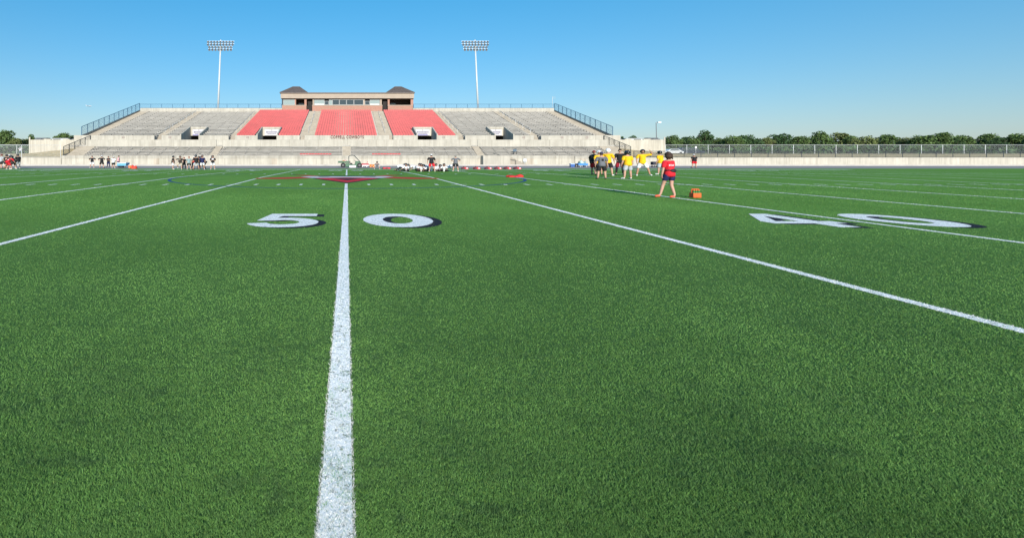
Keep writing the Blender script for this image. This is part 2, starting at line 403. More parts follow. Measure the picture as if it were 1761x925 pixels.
def gear(kind):
    if ('g', kind) in CACHE: return CACHE[('g', kind)]
    mb = MB()
    if kind == 'helmet':
        nu, nv = 20, 12; vs = []; fs = []
        for jv in range(nv+1):
            t = -R(52)+(PI/2+R(52))*jv/nv
            for i in range(nu):
                a = 2*PI*i/nu
                vs.append((.122*math.cos(t)*math.cos(a), -.008+.142*math.cos(t)*math.sin(a), .02+.142*math.sin(t)))
        for jv in range(nv):
            for i in range(nu):
                am = 2*PI*(i+.5)/nu; tm = -R(52)+(PI/2+R(52))*(jv+.5)/nv
                if math.sin(am) > .55 and tm < R(14): continue
                fs.append((jv*nu+i, jv*nu+(i+1) % nu, (jv+1)*nu+(i+1) % nu, (jv+1)*nu+i))
        mb.add(vs, fs, 0)
        for z, w in ((-.015, .105), (-.055, .10), (-.095, .075)):
            pts = [(w*math.cos(a), .03+.135*math.sin(a), z) for a in np.linspace(.15, PI-.15, 9)]
            for p, q in zip(pts, pts[1:]): mb.tube(p, q, .006, 6, mi=1)
        for x in (-.03, .03): mb.tube((x, .16, -.01), (x, .158, -.095), .006, 6, mi=1)
    elif kind in ('cap', 'capback'):
        mb.ell((0, -.004, .035), (.084, .104, .10), 16, 6, 0, z0=0)
        s = 1 if kind == 'cap' else -1
        pts = []
        for a in np.linspace(.35, PI-.35, 9): pts.append((.085*math.cos(a), s*(.095*math.sin(a))-.004, .045))
        out = [(p[0]*1.0, p[1]+s*.075*math.sin(a), .032) for p, a in zip(pts, np.linspace(.35, PI-.35, 9))]
        V = pts+out+[(p[0], p[1], p[2]-.008) for p in pts]+[(p[0], p[1], p[2]-.008) for p in out]; N = 9; Fs = []
        for i in range(N-1): Fs += [(i, i+1, N+i+1, N+i), (2*N+i, 3*N+i, 3*N+i+1, 2*N+i+1), (N+i, N+i+1, 3*N+i+1, 3*N+i)]
        mb.add(V, Fs, 0)
    elif kind == 'hair':
        mb.ell((0, -.012, .018), (.086, .104, .116), 18, 8, 0, z0=.05)
        mb.ell((0, -.038, .0), (.083, .076, .085), 14, 8, 0)
    elif kind == 'bob':
        rr = random.Random(3)
        mb.ell((0, -.02, .03), (.108, .122, .125), 20, 8, 0, z0=.0)
        mb.ell((0, -.045, -.02), (.125, .105, .13), 20, 10, 0)
        for i in range(60):
            a = rr.uniform(PI*.98, 2.02*PI); x = .12*math.cos(a); y = -.045+.10*math.sin(a)
            mb.tube((x*.92, y*.95, .06), (x*1.05, y*1.05, rr.uniform(-.15, -.09)), .014, 5, r2=.005)
    me = mb
    CACHE[('g', kind)] = me
    return me

SKIN = [mat('skin_fair', (.46, .265, .19), .5, .06, 12), mat('skin_tan', (.42, .23, .15), .5, .06, 12), mat('skin_brown', (.16, .08, .05), .5, .08, 12)]
EYE = mat('eye_dark', (.03, .025, .02), .25, .1, 5); LIP = mat('lip', (.36, .14, .12), .5, .1, 9)
def cloth(name, c, r=.85): return mat('cloth_'+name, c, r, .16, 9, bump=.8, bscale=7)
CL = dict(black=cloth('black', (.016,.016,.018)), navy=cloth('navy', (.014,.018,.075)), grey=cloth('grey', (.135,.14,.155)), lgrey=cloth('light_grey', (.40,.42,.44)),
          red=cloth('red', (.60,.018,.03)), dred=cloth('dark_red', (.28,.015,.03)), yellow=cloth('yellow', (.80,.46,.01)), white=cloth('white', (.76,.77,.79)),
          tan=cloth('tan', (.50,.44,.34)), pink=cloth('pink', (.62,.36,.38)), maroon=cloth('maroon', (.14,.03,.035)), jeans=cloth('jeans', (.07,.11,.2)),
          brown=cloth('dark_brown', (.045,.035,.03)), teal=cloth('teal', (.24,.33,.34)))
SHOE = dict(black=mat('shoe_black', (.02,.02,.022), .5), white=mat('shoe_white', (.72,.72,.70), .5), orange=mat('shoe_orange', (.75,.10,.05), .5), blue=mat('shoe_blue', (.03,.06,.2), .5))
HATM = dict(black=mat('helmet_black', (.015,.016,.02), .25, .1, 3, spec=.6), white=mat('helmet_white', (.78,.80,.82), .3, .05, 3), red=mat('cap_red', (.25,.03,.035), .8), navy=mat('cap_navy', (.03,.04,.10), .8), dhair=mat('hair_dark', (.018,.012,.009), .6, .3, 30), bhair=mat('hair_brown', (.05,.028,.018), .6, .3, 30), ghair=mat('hair_grey', (.25,.23,.21), .7, .3, 30), rhair=mat('hair_red', (.32,.12,.08), .7, .3, 30))
MASKM = mat('facemask', (.06,.06,.07), .4)

def mesh_of(key, mb, mats, smooth=True):
    return mb.mesh(key, mats, smooth=smooth)
NP = [0]; PRN = {}
PRINTS = {'just right of the gathering': (.2, .13, .0, True, 'white'), 'dark brown shirt and tan': (.18, .05, .02, True, 'tan'), 'bright red jersey bending': (.2, .1, .0, False, 'white'), 'leftmost of the right': (.1, .05, .03, True, 'lgrey'), 'navy cap seen from behind': (.1, .16, -.06, False, 'black')}
def person(px, fy, hy, pose, yaw, shirt, shorts, label, hat=('helmet', 'black'), shoes='black', skin_i=0, legs=None, fem=False, wide=1.18, group=None, Y=None, hmul=1., ground=None, socks=None):
    if Y is None: Y = gY(fy)
    g = zg(Y) if ground is None else ground
    pm = pose_meshes(pose, fem)
    j = pm['j']
    # standing-equivalent top of this pose
    top = max(j['head'].z+.125, j['nb'].z)+(.03 if hat and hat[0] in ('helmet', 'cap', 'capback') else .01)
    hpx = H-(hy-EY)*Y/F - g
    s = hpx/top*hmul
    root = thing('person', ((px-XV)*Y/F, Y, g), label, 'person', group)
    root.rotation_euler = (0, 0, R(yaw)); wide *= 1.08; root.scale = (s*wide, s*wide, s)
    ORG[root.name] = Vector((0, 0, 0))
    body = link('body', mesh_of('body', pm['body'], [SKIN[skin_i], EYE, LIP]), root)
    so = link('shirt', mesh_of('shirt', pm['shirt'], CL[shirt]), root)
    link('shorts', mesh_of('shorts', pm['shorts'], CL[shorts]), root)
    for S in 'LR':
        if legs: link('legging', mesh_of('legging', pm['leggings'+S], CL[legs]), root)
        elif socks: link('sock', mesh_of('sock', pm['socks'+S], CL[socks]), root)
    for S in 'LR': link('shoe', mesh_of('shoe', pm['shoe'+S], SHOE[shoes]), root)
    HM = pm['HM']
    if hat:
        k, c = hat
        nm = {'helmet': 'helmet', 'cap': 'cap', 'capback': 'cap', 'hair': 'hair', 'bob': 'hair'}[k]
        mats = [HATM[c], MASKM] if k == 'helmet' else [HATM[c]]
        link(nm, mesh_of(nm, gear(k), mats), root, HM)
        if k in ('cap', 'capback'): link('hair', mesh_of('hair', gear('hair'), [HATM['bhair']]), root, HM @ Matrix.Diagonal((.95, .95, .9, 1)))
    NP[0] += 1
    for kk_ in PRINTS:
        if kk_ in label: PRN[kk_] = (pm, so)
    return root, pm, so, s

HB = ('helmet', 'black'); HW = ('helmet', 'white')
gA = 'players huddled at the far left sideline'
person(2, 290.6, 264.8, 'relaxed', -30, 'lgrey', 'black', 'person in grey shirt and maroon cap cut by the left edge of the picture', ('cap', 'red'), group=gA)
person(6.5, 290.0, 266.0, 'bent', -60, 'black', 'black', 'player in black with pink-white cap bending at the far left of the huddle', ('cap', 'white'), group=gA)
person(10.5, 289.8, 265.6, 'relaxed', -20, 'black', 'black', 'player in black jersey and black helmet standing behind the crouched red jersey', HB, group=gA)
person(13, 292.0, 268.0, 'bent', -20, 'red', 'red', 'player in bright red jersey bending forward with bare pale legs', HB, 'white', group=gA, hmul=1)
person(18.5, 290.2, 268.0, 'stand', 150, 'red', 'black', 'player in red jersey and black shorts partly behind the bending red one', HB, group=gA)
person(25, 291.2, 267.0, 'bent', 80, 'black', 'black', 'player in black jersey bending left into the huddle with bare tan legs', HB, 'white', 1, group=gA)
person(31, 290.2, 265.0, 'stand', 65, 'black', 'lgrey', 'player in black jersey, grey pants and black helmet at right end of left huddle', HB, 'white', group=gA, legs='grey')
gB = 'players beside the blue equipment table'
person(158.5, 289.0, 268.0, 'hips', 185, 'black', 'white', 'person in black tee and white shorts, hands on hips, alone left of the table group', ('hair', 'dhair'), 'white', group=gB)
person(175, 289.6, 267.5, 'hips', 5, 'black', 'black', 'person in white cap, black shirt and black shorts seen from behind near the blue table', ('cap', 'white'), 'black', group=gB)
person(186.5, 288.2, 268.8, 'folded', 160, 'black', 'navy', 'person in black shirt and long navy pants with folded arms near the blue table', ('hair', 'dhair'), legs='navy', group=gB)
person(195, 290.0, 268.8, 'reach', -10, 'white', 'black', 'person in white shirt, white cap and black shorts reaching beside the blue table', ('cap', 'white'), 'white', group=gB)
person(203.5, 287.6, 267.6, 'relaxed', -70, 'pink', 'navy', 'person in pink shirt and navy pants standing directly behind the blue table', ('hair', 'bhair'), legs='navy', group=gB)
gC = 'players gathered on the left sideline'
person(297.5, 292.0, 268.0, 'stand', -75, 'black', 'white', 'player in black jersey and white shorts at left end of the sideline gathering, facing right', HB, 'white', group=gC)
person(310, 292.0, 268.2, 'kneeup', 175, 'brown', 'tan', 'player in dark brown shirt and tan shorts lifting one knee', HB, 'white', group=gC)
person(316.5, 291.6, 270.2, 'reach', 0, 'black', 'black', 'bareheaded player in black shirt and black leggings reaching out an arm', ('hair', 'rhair'), legs='black', group=gC)
person(325, 292.0, 269.0, 'stand', 8, 'teal', 'black', 'coach in pale grey-green shirt and dark shorts seen from behind', ('hair', 'rhair'), 'white', group=gC)
person(332, 291.6, 268.8, 'reachfwd', -75, 'red', 'black', 'coach in red shirt and white cap reaching right', ('cap', 'white'), legs='black', group=gC)
person(337.3, 292.3, 266.8, 'wide', 40, 'black', 'lgrey', 'tall player in black jersey with pale grey shorts in the middle of the sideline gathering', HB, 'black', 1, group=gC)
person(342.3, 291.6, 268.8, 'relaxed', 160, 'black', 'navy', 'player in black jersey and navy leggings between two taller players', HB, legs='navy', group=gC)
person(348, 292.0, 266.8, 'stand', -170, 'navy', 'white', 'player in navy jersey and short white shorts facing the camera', HB, 'white', group=gC)
person(353, 291.6, 269.0, 'bent', 95, 'black', 'black', 'player in black leaning left at the right side of the gathering', HB, 'black', 2, group=gC)
person(366, 292.0, 267.3, 'folded', 190, 'black', 'white', 'player in black jersey and white shorts standing alone just right of the gathering', HB, 'white', group=gC)
# stretching row
gD = 'players stretching on the turf in white jerseys'
row = [(685, 'allfours', -80), (691, 'pushup', -70), (700.5, 'sit', 150), (711, 'allfours', 120), (719.5, 'sit', 190), (724.5, 'sit', 170), (729, 'sitreach', 160), (734, 'allfours', 100), (738, 'sitreach', 120), (749.5, 'sit', 175), (757, 'sitreach', 170), (764, 'sit', 165), (772.5, 'pushup', -60)]
ordn = ['first', 'second', 'third', 'fourth', 'fifth', 'sixth', 'seventh', 'eighth', 'ninth', 'tenth', 'eleventh', 'twelfth', 'thirteenth']
act = {'allfours': 'on hands and knees', 'pushup': 'propped on straight arms', 'sit': 'sitting with legs forward', 'sitreach': 'sitting and reaching to the feet'}
for i, (x, po, yw) in enumerate(row):
    hy = {'allfours': 281.5, 'pushup': 281.5, 'sit': 280.8, 'sitreach': 282.6}[po]
    person(x, 294.2+.5*(i % 3), hy+.4*(i % 2), po, yw, 'white', 'black' if i % 3 else 'lgrey', 'white-jersey player %s, %s from left of stretching row' % (act[po], ordn[i]), HB, 'black', i % 2, legs='black', group=gD, wide=1.3)
person(648.3, 291.4, 277.6, 'squat', 178, 'grey', 'lgrey', 'player in grey shirt and black helmet squatting beside the orange coolers', HB, 'white')
person(742, 295.8, 265.0, 'relaxed', 0, 'black', 'red', 'coach in white cap, black shirt and bright red shorts watching the stretching row from behind', ('cap', 'white'), 'white', wide=1.32)
person(783.5, 295.2, 267.0, 'hips', 4, 'grey', 'black', 'grey-haired coach in grey shirt and black shorts with hands on hips', ('hair', 'ghair'), 'white', wide=1.28)
gE = 'players and coaches gathered on the right'
person(1020, 301.0, 258.6, 'relaxed', -70, 'black', 'red', 'coach in dark red cap, black shirt and red shorts, leftmost of the right group', ('cap', 'red'), 'black', group=gE, wide=1.22)
person(1029.5, 301.5, 259.0, 'stand', 180, 'yellow', 'black', 'player in white helmet and yellow jersey mostly hidden behind the coach in grey', HW, 'black', group=gE)
person(1034.8, 308.6, 261.0, 'stand', -8, 'grey', 'black', 'coach in grey shirt, black shorts and navy cap seen from behind', ('cap', 'navy'), 'black', group=gE, wide=1.28)
person(1045.5, 303.2, 255.5, 'relaxed', -40, 'yellow', 'black', 'player in white helmet, yellow jersey and black shorts standing with back turned', HW, 'white', group=gE, wide=1.15)
person(1066, 301.6, 256.3, 'reach', 150, 'black', 'dred', 'dark-haired coach in black shirt and dark red shorts pointing with one arm', ('hair', 'dhair'), 'black', group=gE, wide=1.15, legs='black')
person(1079.5, 308.2, 259.0, 'stand', 10, 'yellow', 'lgrey', 'player in black helmet, yellow jersey and grey shorts seen from behind', HB, 'white', group=gE, wide=1.28)
person(1104.5, 303.2, 257.0, 'helmet_hand', 165, 'yellow', 'white', 'player in yellow jersey and white shorts raising a hand to his black helmet', HB, 'white', 1, group=gE, wide=1.2)
person(1136, 301.0, 259.4, 'relaxed', 30, 'yellow', 'lgrey', 'player in yellow jersey and black helmet partly behind the woman in red', HB, 'white', group=gE, wide=1.2)
wr, wpm, wshirt, ws = person(1151, 340.6, 262.0, 'woman', 16, 'red', 'navy', 'woman in red staff shirt and navy shorts walking in orange shoes', ('bob', 'bhair'), 'orange', fem=True, wide=1.06)
person(1194, 288.9, 265.0, 'stand', 10, 'black', 'red', 'person in black shirt, white cap and red shorts by the right edge, seen from behind', ('cap', 'white'), 'black', wide=1.45)
# STAFF on the back of the shirt, draped on the cloth
tm = text_mesh('STAFF', .08, .0, .003, 1.1)
bmt = bmesh.new(); bmt.from_mesh(tm)
bmesh.ops.subdivide_edges(bmt, edges=bmt.edges[:], cuts=1)
bmesh.ops.triangulate(bmt, faces=bmt.faces[:])
bvh = BVHTree.FromPolygons([Vector(v) for v in wpm['shirt'].v], wpm['shirt'].f)
for v in bmt.verts:
    x, z = v.co.x, v.co.y
    hit = bvh.ray_cast(Vector((x, -1.0, wpm['j']['che'].z-.045+z)), Vector((0, 1, 0)))
    yy = hit[0].y if hit[0] is not None else -.12
    v.co = Vector((x, yy-.006, wpm['j']['che'].z-.045+z))
bmt.to_mesh(tm); bmt.free(); tm.materials.append(CL['white'])
link('lettering', tm, wshirt)
def drape(pm, shirt, w, h, dz, front, m, name='print'):
    s_ = 1 if front else -1; bv = BVHTree.FromPolygons([Vector(v) for v in pm['shirt'].v], pm['shirt'].f)
    up = pm['j']['up']; c0 = pm['j']['che']+up*dz; nx, nz = 8, 4; vs = []
    for k in range(nz+1):
        for i in range(nx+1):
            q = c0+Vector((w*(i/nx-.5), 0, 0))+up*(h*(k/nz-.5)); hit = bv.ray_cast(q+Vector((0, s_*1., 0)), Vector((0, -s_, 0)))
            vs.append((hit[0] if hit[0] is not None else q)+Vector((0, s_*.006, 0)))
    mb = MB(); mb.add(vs, [(k*(nx+1)+i, k*(nx+1)+i+1, (k+1)*(nx+1)+i+1, (k+1)*(nx+1)+i) for k in range(nz) for i in range(nx)])
    link(name, mb.mesh(name, m), shirt)
for nm, (w_, h_, dz_, fr, c_) in PRINTS.items():
    pm_, so_ = PRN[nm]; drape(pm_, so_, w_, h_, dz_, fr, CL[c_])
# waist bag and towel she carries
jw = wpm['j']
def world_pt(root, v): return Matrix.LocRotScale(root.location, root.rotation_euler, root.scale) @ v
bagc = jw['pel']+Vector((.02, -.13, .10))
mbg = MB(); ring = []
for k in range(24):
    a = 2*PI*k/24; ring.append(jw['pel']+Vector((.176*math.cos(a), .172*math.sin(a), .12)))
for k in range(24): mbg.tube(ring[k], ring[(k+1) % 24], .022, 6)
mbg.ell(tuple(bagc), (.13, .07, .075), 14, 10)
bo = mbg.build('waist_bag', mat('nylon_black', (.02,.022,.025), .6), None, True)
bo.location = wr.location; bo.rotation_euler = wr.rotation_euler; bo.scale = wr.scale
tag(bo, 'black nylon waist bag belted round the woman in the red staff shirt', 'bag')
mbt = MB(); wp = jw['wrR']+jw['fdR']*.06
mbt.tube(wp+Vector((0,0,.05)), wp+Vector((0,0,-.09)), .032, 10); mbt.tube(wp+Vector((0,0,.05)), wp+Vector((0,0,.085)), .018, 8)
to = mbt.build('water_bottle', mat('white_bottle', (.7,.73,.75), .35), None, True)
to.location = wr.location; to.rotation_euler = wr.rotation_euler; to.scale = wr.scale
tag(to, 'white water bottle held in the right hand of the woman in red', 'bottle')

# ================================================================== GROUND
def grass_material():
    m, nt, b = nodes('turf'); L = nt.links.new
    b.inputs['Roughness'].default_value = .9; b.inputs['Specular IOR Level'].default_value = .02
    tc = nt.nodes.new('ShaderNodeTexCoord')
    def noise(s, d, st=None, r=.6):
        q = nt.nodes.new('ShaderNodeTexNoise'); q.inputs['Scale'].default_value = s; q.inputs['Detail'].default_value = d; q.inputs['Roughness'].default_value = r
        if st:
            mp = nt.nodes.new('ShaderNodeMapping'); mp.inputs['Scale'].default_value = st; L(tc.outputs['Object'], mp.inputs['Vector']); L(mp.outputs['Vector'], q.inputs['Vector'])
        else: L(tc.outputs['Object'], q.inputs['Vector'])
        return q
    big = noise(.35, 5, (1, .6, 1)); fine = noise(14, 6, None, .8)
    r = nt.nodes.new('ShaderNodeValToRGB'); r.color_ramp.elements[0].position = .3; r.color_ramp.elements[1].position = .66
    r.color_ramp.elements[0].color = (.118, .248, .050, 1); r.color_ramp.elements[1].color = (.158, .318, .068, 1)
    L(big.outputs['Fac'], r.inputs['Fac'])
    r2 = nt.nodes.new('ShaderNodeValToRGB'); r2.color_ramp.elements[0].position = .3; r2.color_ramp.elements[1].position = .7
    r2.color_ramp.elements[0].color = (.6, .62, .6, 1); r2.color_ramp.elements[1].color = (1.3, 1.28, 1.2, 1)
    L(fine.outputs['Fac'], r2.inputs['Fac'])
    mx = nt.nodes.new('ShaderNodeMix'); mx.data_type = 'RGBA'; mx.blend_type = 'MULTIPLY'; mx.inputs[0].default_value = 1
    L(r.outputs['Color'], mx.inputs[6]); L(r2.outputs['Color'], mx.inputs[7])
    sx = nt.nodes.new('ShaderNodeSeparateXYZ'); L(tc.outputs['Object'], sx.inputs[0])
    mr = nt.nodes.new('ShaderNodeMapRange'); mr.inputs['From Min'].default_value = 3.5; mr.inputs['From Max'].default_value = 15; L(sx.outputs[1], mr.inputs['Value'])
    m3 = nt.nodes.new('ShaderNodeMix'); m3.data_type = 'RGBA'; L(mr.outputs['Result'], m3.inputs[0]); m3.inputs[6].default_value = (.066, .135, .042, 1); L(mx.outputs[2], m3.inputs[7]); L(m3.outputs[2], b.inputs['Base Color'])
    bp = nt.nodes.new('ShaderNodeBump'); bp.inputs['Strength'].default_value = .5; bp.inputs['Distance'].default_value = .03
    L(noise(40, 3).outputs['Fac'], bp.inputs['Height']); L(bp.outputs['Normal'], b.inputs['Normal'])
    return m
TURF = grass_material()
def paint(name, c, wear=.43):
    m, nt, b = nodes(name); L = nt.links.new
    b.inputs['Roughness'].default_value = .8; b.inputs['Specular IOR Level'].default_value = .1
    tc = nt.nodes.new('ShaderNodeTexCoord'); q = nt.nodes.new('ShaderNodeTexNoise'); q.inputs['Scale'].default_value = 28; q.inputs['Detail'].default_value = 4; q.inputs['Roughness'].default_value = .8
    L(tc.outputs['Object'], q.inputs['Vector'])
    r = nt.nodes.new('ShaderNodeValToRGB'); r.color_ramp.elements[0].position = wear-.08; r.color_ramp.elements[1].position = wear+.05
    r.color_ramp.elements[0].color = (.07, .11, .06, 1); r.color_ramp.elements[1].color = col4(c)
    L(q.outputs['Fac'], r.inputs['Fac']); L(r.outputs['Color'], b.inputs['Base Color'])
    return m
PW = paint('field_white', (.90, .88, .84)); PB = paint('field_black', (.022, .022, .028), .3); PR = paint('field_red', (.54, .03, .038), .34); PG = paint('field_grey', (.58, .56, .56), .34); PBL = paint('field_blue', (.02, .07, .2), .34); PDR = paint('field_dark_red', (.52, .05, .03), .36)

DRY = mat('dry_grass', (.58, .445, .25), .95, .25, 1.5, bump=.4, bscale=6)
mb = MB(); mb.box(-2500, 2500, -300, 4000, -.30, -.10)
tag(mb.build('ground', mat('far_ground', (.16, .15, .08), .95, .3, .03)), kind='structure')
ys = [-14, 0, 10, 20, 30, 35.4, 45, 55, 65, 72.7]
mb = MB(); vs = [(x, y, zg(y)) for y in ys for x in (-95, 105)]
mb.add(vs, [(2*i, 2*i+1, 2*i+3, 2*i+2) for i in range(len(ys)-1)])
field = tag(mb.build('field', TURF), kind='structure')
mb = MB(); mb.add([(-170, 72.7, -.0125), (190, 72.7, -.0125), (190, 96.6, -.0125), (-170, 96.6, -.0125)], [(0,1,2,3)])
mb.add([(-170, 72.7, -.0125), (190, 72.7, -.0125), (190, 72.7, -.25), (-170, 72.7, -.25)], [(0,1,2,3)])
tag(mb.build('running_track', mat('track_surface', (.34, .29, .262), .9, .15, .6, bump=.3, bscale=40, stretch=(.1, 1, 1))), kind='structure')
mb = MB(); mb.box(-170, 190, 96.6, 98.9, -.2, .22)
tag(mb.build('pavement', APRON, bevel=.02), kind='structure')
# markings: sheets just above the turf
def sheet(mb, pts, dz):
    """polygon in field xy, split at the crown, laid dz above the turf"""
    def clip(poly, keep):
        out = []
        for i in range(len(poly)):
            a = poly[i]; b = poly[(i+1) % len(poly)]; ia = keep(a[1]); ib = keep(b[1])
            if ia >= 0: out.append(a)
            if ia*ib < 0:
                t = ia/(ia-ib); out.append((a[0]+(b[0]-a[0])*t, a[1]+(b[1]-a[1])*t))
        return out
    for k in (lambda y: 35.4-y, lambda y: y-35.4):
        q = clip(pts, k)
        if len(q) >= 3: mb.add([(x, y, zg(y)+dz) for x, y in q], [tuple(range(len(q)))])
def rect(x0, x1, y0, y1): return [(x0, y0), (x1, y0), (x1, y1), (x0, y1)]
X0 = -.05; LW = .0725
KMIN, KMAX = -9, 10
for k in range(KMIN, KMAX+1):
    x = X0+k*5*YD; mb = MB()
    y1 = 64.2
    if k == 0: sheet(mb, rect(x-LW, x+LW, -13, 27.6), .004); sheet(mb, rect(x-LW, x+LW, 40.2, y1), .004)
    else: sheet(mb, rect(x-LW, x+LW, -13, y1), .004)
    if k: sheet(mb, rect(x-.42, x-LW-.002, 26.63, 26.77), .004); sheet(mb, rect(x+LW+.002, x+.42, 26.63, 26.77), .004)
    for Yh in (44.1,): sheet(mb, rect(x-.42, x-LW-.002, Yh-.07, Yh+.07), .004); sheet(mb, rect(x+LW+.002, x+.42, Yh-.07, Yh+.07), .004)
    mb.build('yard_line', PW, field)
for Yh in (26.7, 44.1):
    mb = MB()
    for k in range(KMIN*5, KMAX*5+1):
        if k % 5 == 0: continue
        x = X0+k*YD; sheet(mb, rect(x-.075, x+.075, Yh-.4, Yh+.4), .004)
    mb.build('hash_marks', PW, field)
mb = MB(); sheet(mb, rect(-60, 66, 64.203, 65.5), .004); mb.build('sideline', PW, field)
# centre circle
mb = MB(); N = 96
for i in range(N):
    a, b = 2*PI*i/N, 2*PI*(i+1)/N
    q = [(r*math.cos(t), 35.4+r*math.sin(t)) for r, t in ((11.92, a), (12.1, a), (12.1, b), (11.92, b))]
    sheet(mb, q, .007)
mb.build('centre_circle', PBL, field)
# numerals as strokes
def arc(cx, cy, ro, ri, a0, a1, n=14):
    q = []
    for i in range(n):
        t, u = R(a0+(a1-a0)*i/n), R(a0+(a1-a0)*(i+1)/n)
        q.append([(cx+ro[0]*math.cos(t), cy+ro[1]*math.sin(t)), (cx+ro[0]*math.cos(u), cy+ro[1]*math.sin(u)), (cx+ri[0]*math.cos(u), cy+ri[1]*math.sin(u)), (cx+ri[0]*math.cos(t), cy+ri[1]*math.sin(t))])
    return q
GLY = {
 '0': arc(.5, .5, (.5, .5), (.215, .27), 0, 360, 36),
 '5': [[(.20, 1), (.93, 1), (.93, .80), (.41, .80)], [(.20, 1), (.41, .80), (.36, .66), (.10, .44)]] + arc(.50, .325, (.50, .335), (.23, .15), 128, -166, 26) + [[(.10, .44), (.36, .66), (.36, .45), (.19, .44)]],
 '4': [[(.55, 1), (.82, 1), (.82, 0), (.55, 0)], [(0, .40), (0, .24), (.55, .24), (.55, .40)], [(0, .40), (.22, .40), (.55, .80), (.55, 1)], [(.82, .4), (1, .4), (1, .24), (.82, .24)]],
 '3': arc(.5, .73, (.46, .27), (.22, .13), 160, -80, 16)+arc(.5, .29, (.5, .29), (.25, .15), 85, -160, 18),
 '2': arc(.5, .70, (.48, .30), (.23, .15), 170, -30, 16)+[[(.92, .55), (.68, .60), (.02, .16), (.30, .17)], [(.02, .16), (1, .16), (1, 0), (.02, 0)]],
 '1': [[(.36, 1), (.66, 1), (.66, .0), (.36, 0)], [(.36, 1), (.36, .8), (.15, .72), (.15, .82)]],
}
NUMW, NUMH, NY = 1.72, 2.48, 10.79
STROKES_W, STROKES_B = [], []
def digit(ch, xl, flip=False):
    out = []
    W5 = NUMW*.97 if ch == '5' else NUMW*.975
    for q in GLY[ch]:
        out.append([(xl+(1-u if flip else u)*W5, (70.8-NY-v*NUMH) if flip else (NY+v*NUMH)) for u, v in q])
    return out
for side in (0, 1):
    for k in range(-4, 5):
        xc = X0+k*10*YD; tens = str(5-abs(k))
        if side: pair = ((tens, xc+.47), ('0', xc-.47-NUMW))
        else: pair = ((tens, xc-2.29), ('0', xc+.44))
        for ch, xl in pair:
            mw, mbk = MB(), MB()
            for i, q in enumerate(digit(ch, xl, bool(side))):
                sheet(mw, q, .007+.0003*(i % 7))
                qb = [(x+.19, y-.12) for x, y in q]; sheet(mbk, qb, .004+.0003*(i % 7))
                if not side: STROKES_W.append(q); STROKES_B.append(qb)
            mk = mbk.build('yard_number_shadow', PB, field); mw.build('yard_number', PW, field)
# midfield emblem (horned head seen from above)
def poly(name, pts, m, dz): mb = MB(); sheet(mb, pts, dz); return mb.build(name, m, field)
def sym(pts): return pts+[(-x, y) for x, y in reversed(pts)]
EM = []
poly('emblem_outline', [(-2.75,35.2),(-2.2,33.3),(0,27.9),(2.2,33.3),(2.75,35.2),(2.9,38.9),(-2.9,38.9)], PB, .006)
poly('emblem_chevron', [(-2.35,34.6),(-2.0,33.5),(0,28.6),(2.0,33.5),(2.35,34.6)], PR, .009)
poly('emblem_chevron_core', [(-1.0,33.6),(0,31.2),(1.0,33.6)], PB, .012)
poly('emblem_band', [(-3.4,36.2),(-2.4,34.2),(0,35.0),(2.4,34.2),(3.4,36.2),(2.9,37.6),(0,37.0),(-2.9,37.6)], PG, .015)
for s in (-1, 1):
    def m(pts): return [(s*x, y) for x, y in pts][::s]
    poly('emblem_horn', m([(2.42,34.2),(3.4,36.15),(4.6,35.3),(6.25,34.2),(6.25,33.2),(4.2,32.9)]), PDR, .009)
    poly('emblem_ear', m([(2.0,38.0),(2.9,37.7),(4.3,40.4),(3.3,40.2)]), PR, .010)
    poly('emblem_ear_tip', m([(3.3,40.25),(4.3,40.45),(5.0,41.9)]), PB, .010)
    poly('emblem_eye', m([(1.2,36.9),(2.2,36.9),(2.0,36.0),(1.4,36.2)]), PB, .018)

# ---- turf fibres near the camera: one mesh, each blade a bent triangle with its own paint
def inquads(px, py, quads):
    r = np.zeros(len(px), bool)
    for q in quads:
        qa = np.array(q); lo = qa.min(0); hi = qa.max(0)
        sel = np.where((px >= lo[0]) & (px <= hi[0]) & (py >= lo[1]) & (py <= hi[1]))[0]
        if len(sel) == 0: continue
        s = np.ones(len(sel), bool); t = np.ones(len(sel), bool)
        for i in range(4):
            a = qa[i]; b = qa[(i+1) % 4]
            c = (b[0]-a[0])*(py[sel]-a[1])-(b[1]-a[1])*(px[sel]-a[0])
            s &= c >= -1e-9; t &= c <= 1e-9
        r[sel[s | t]] = True
    return r
def vnoise(x, y, seed):
    g = np.random.default_rng(seed).random((256, 256))
    xi = np.floor(x).astype(int); yi = np.floor(y).astype(int); fx = x-xi; fy = y-yi
    fx = fx*fx*(3-2*fx); fy = fy*fy*(3-2*fy)
    a = g[xi % 256, yi % 256]; b = g[(xi+1) % 256, yi % 256]; c = g[xi % 256, (yi+1) % 256]; d = g[(xi+1) % 256, (yi+1) % 256]
    return (a*(1-fx)+b*fx)*(1-fy)+(c*(1-fx)+d*fx)*fy
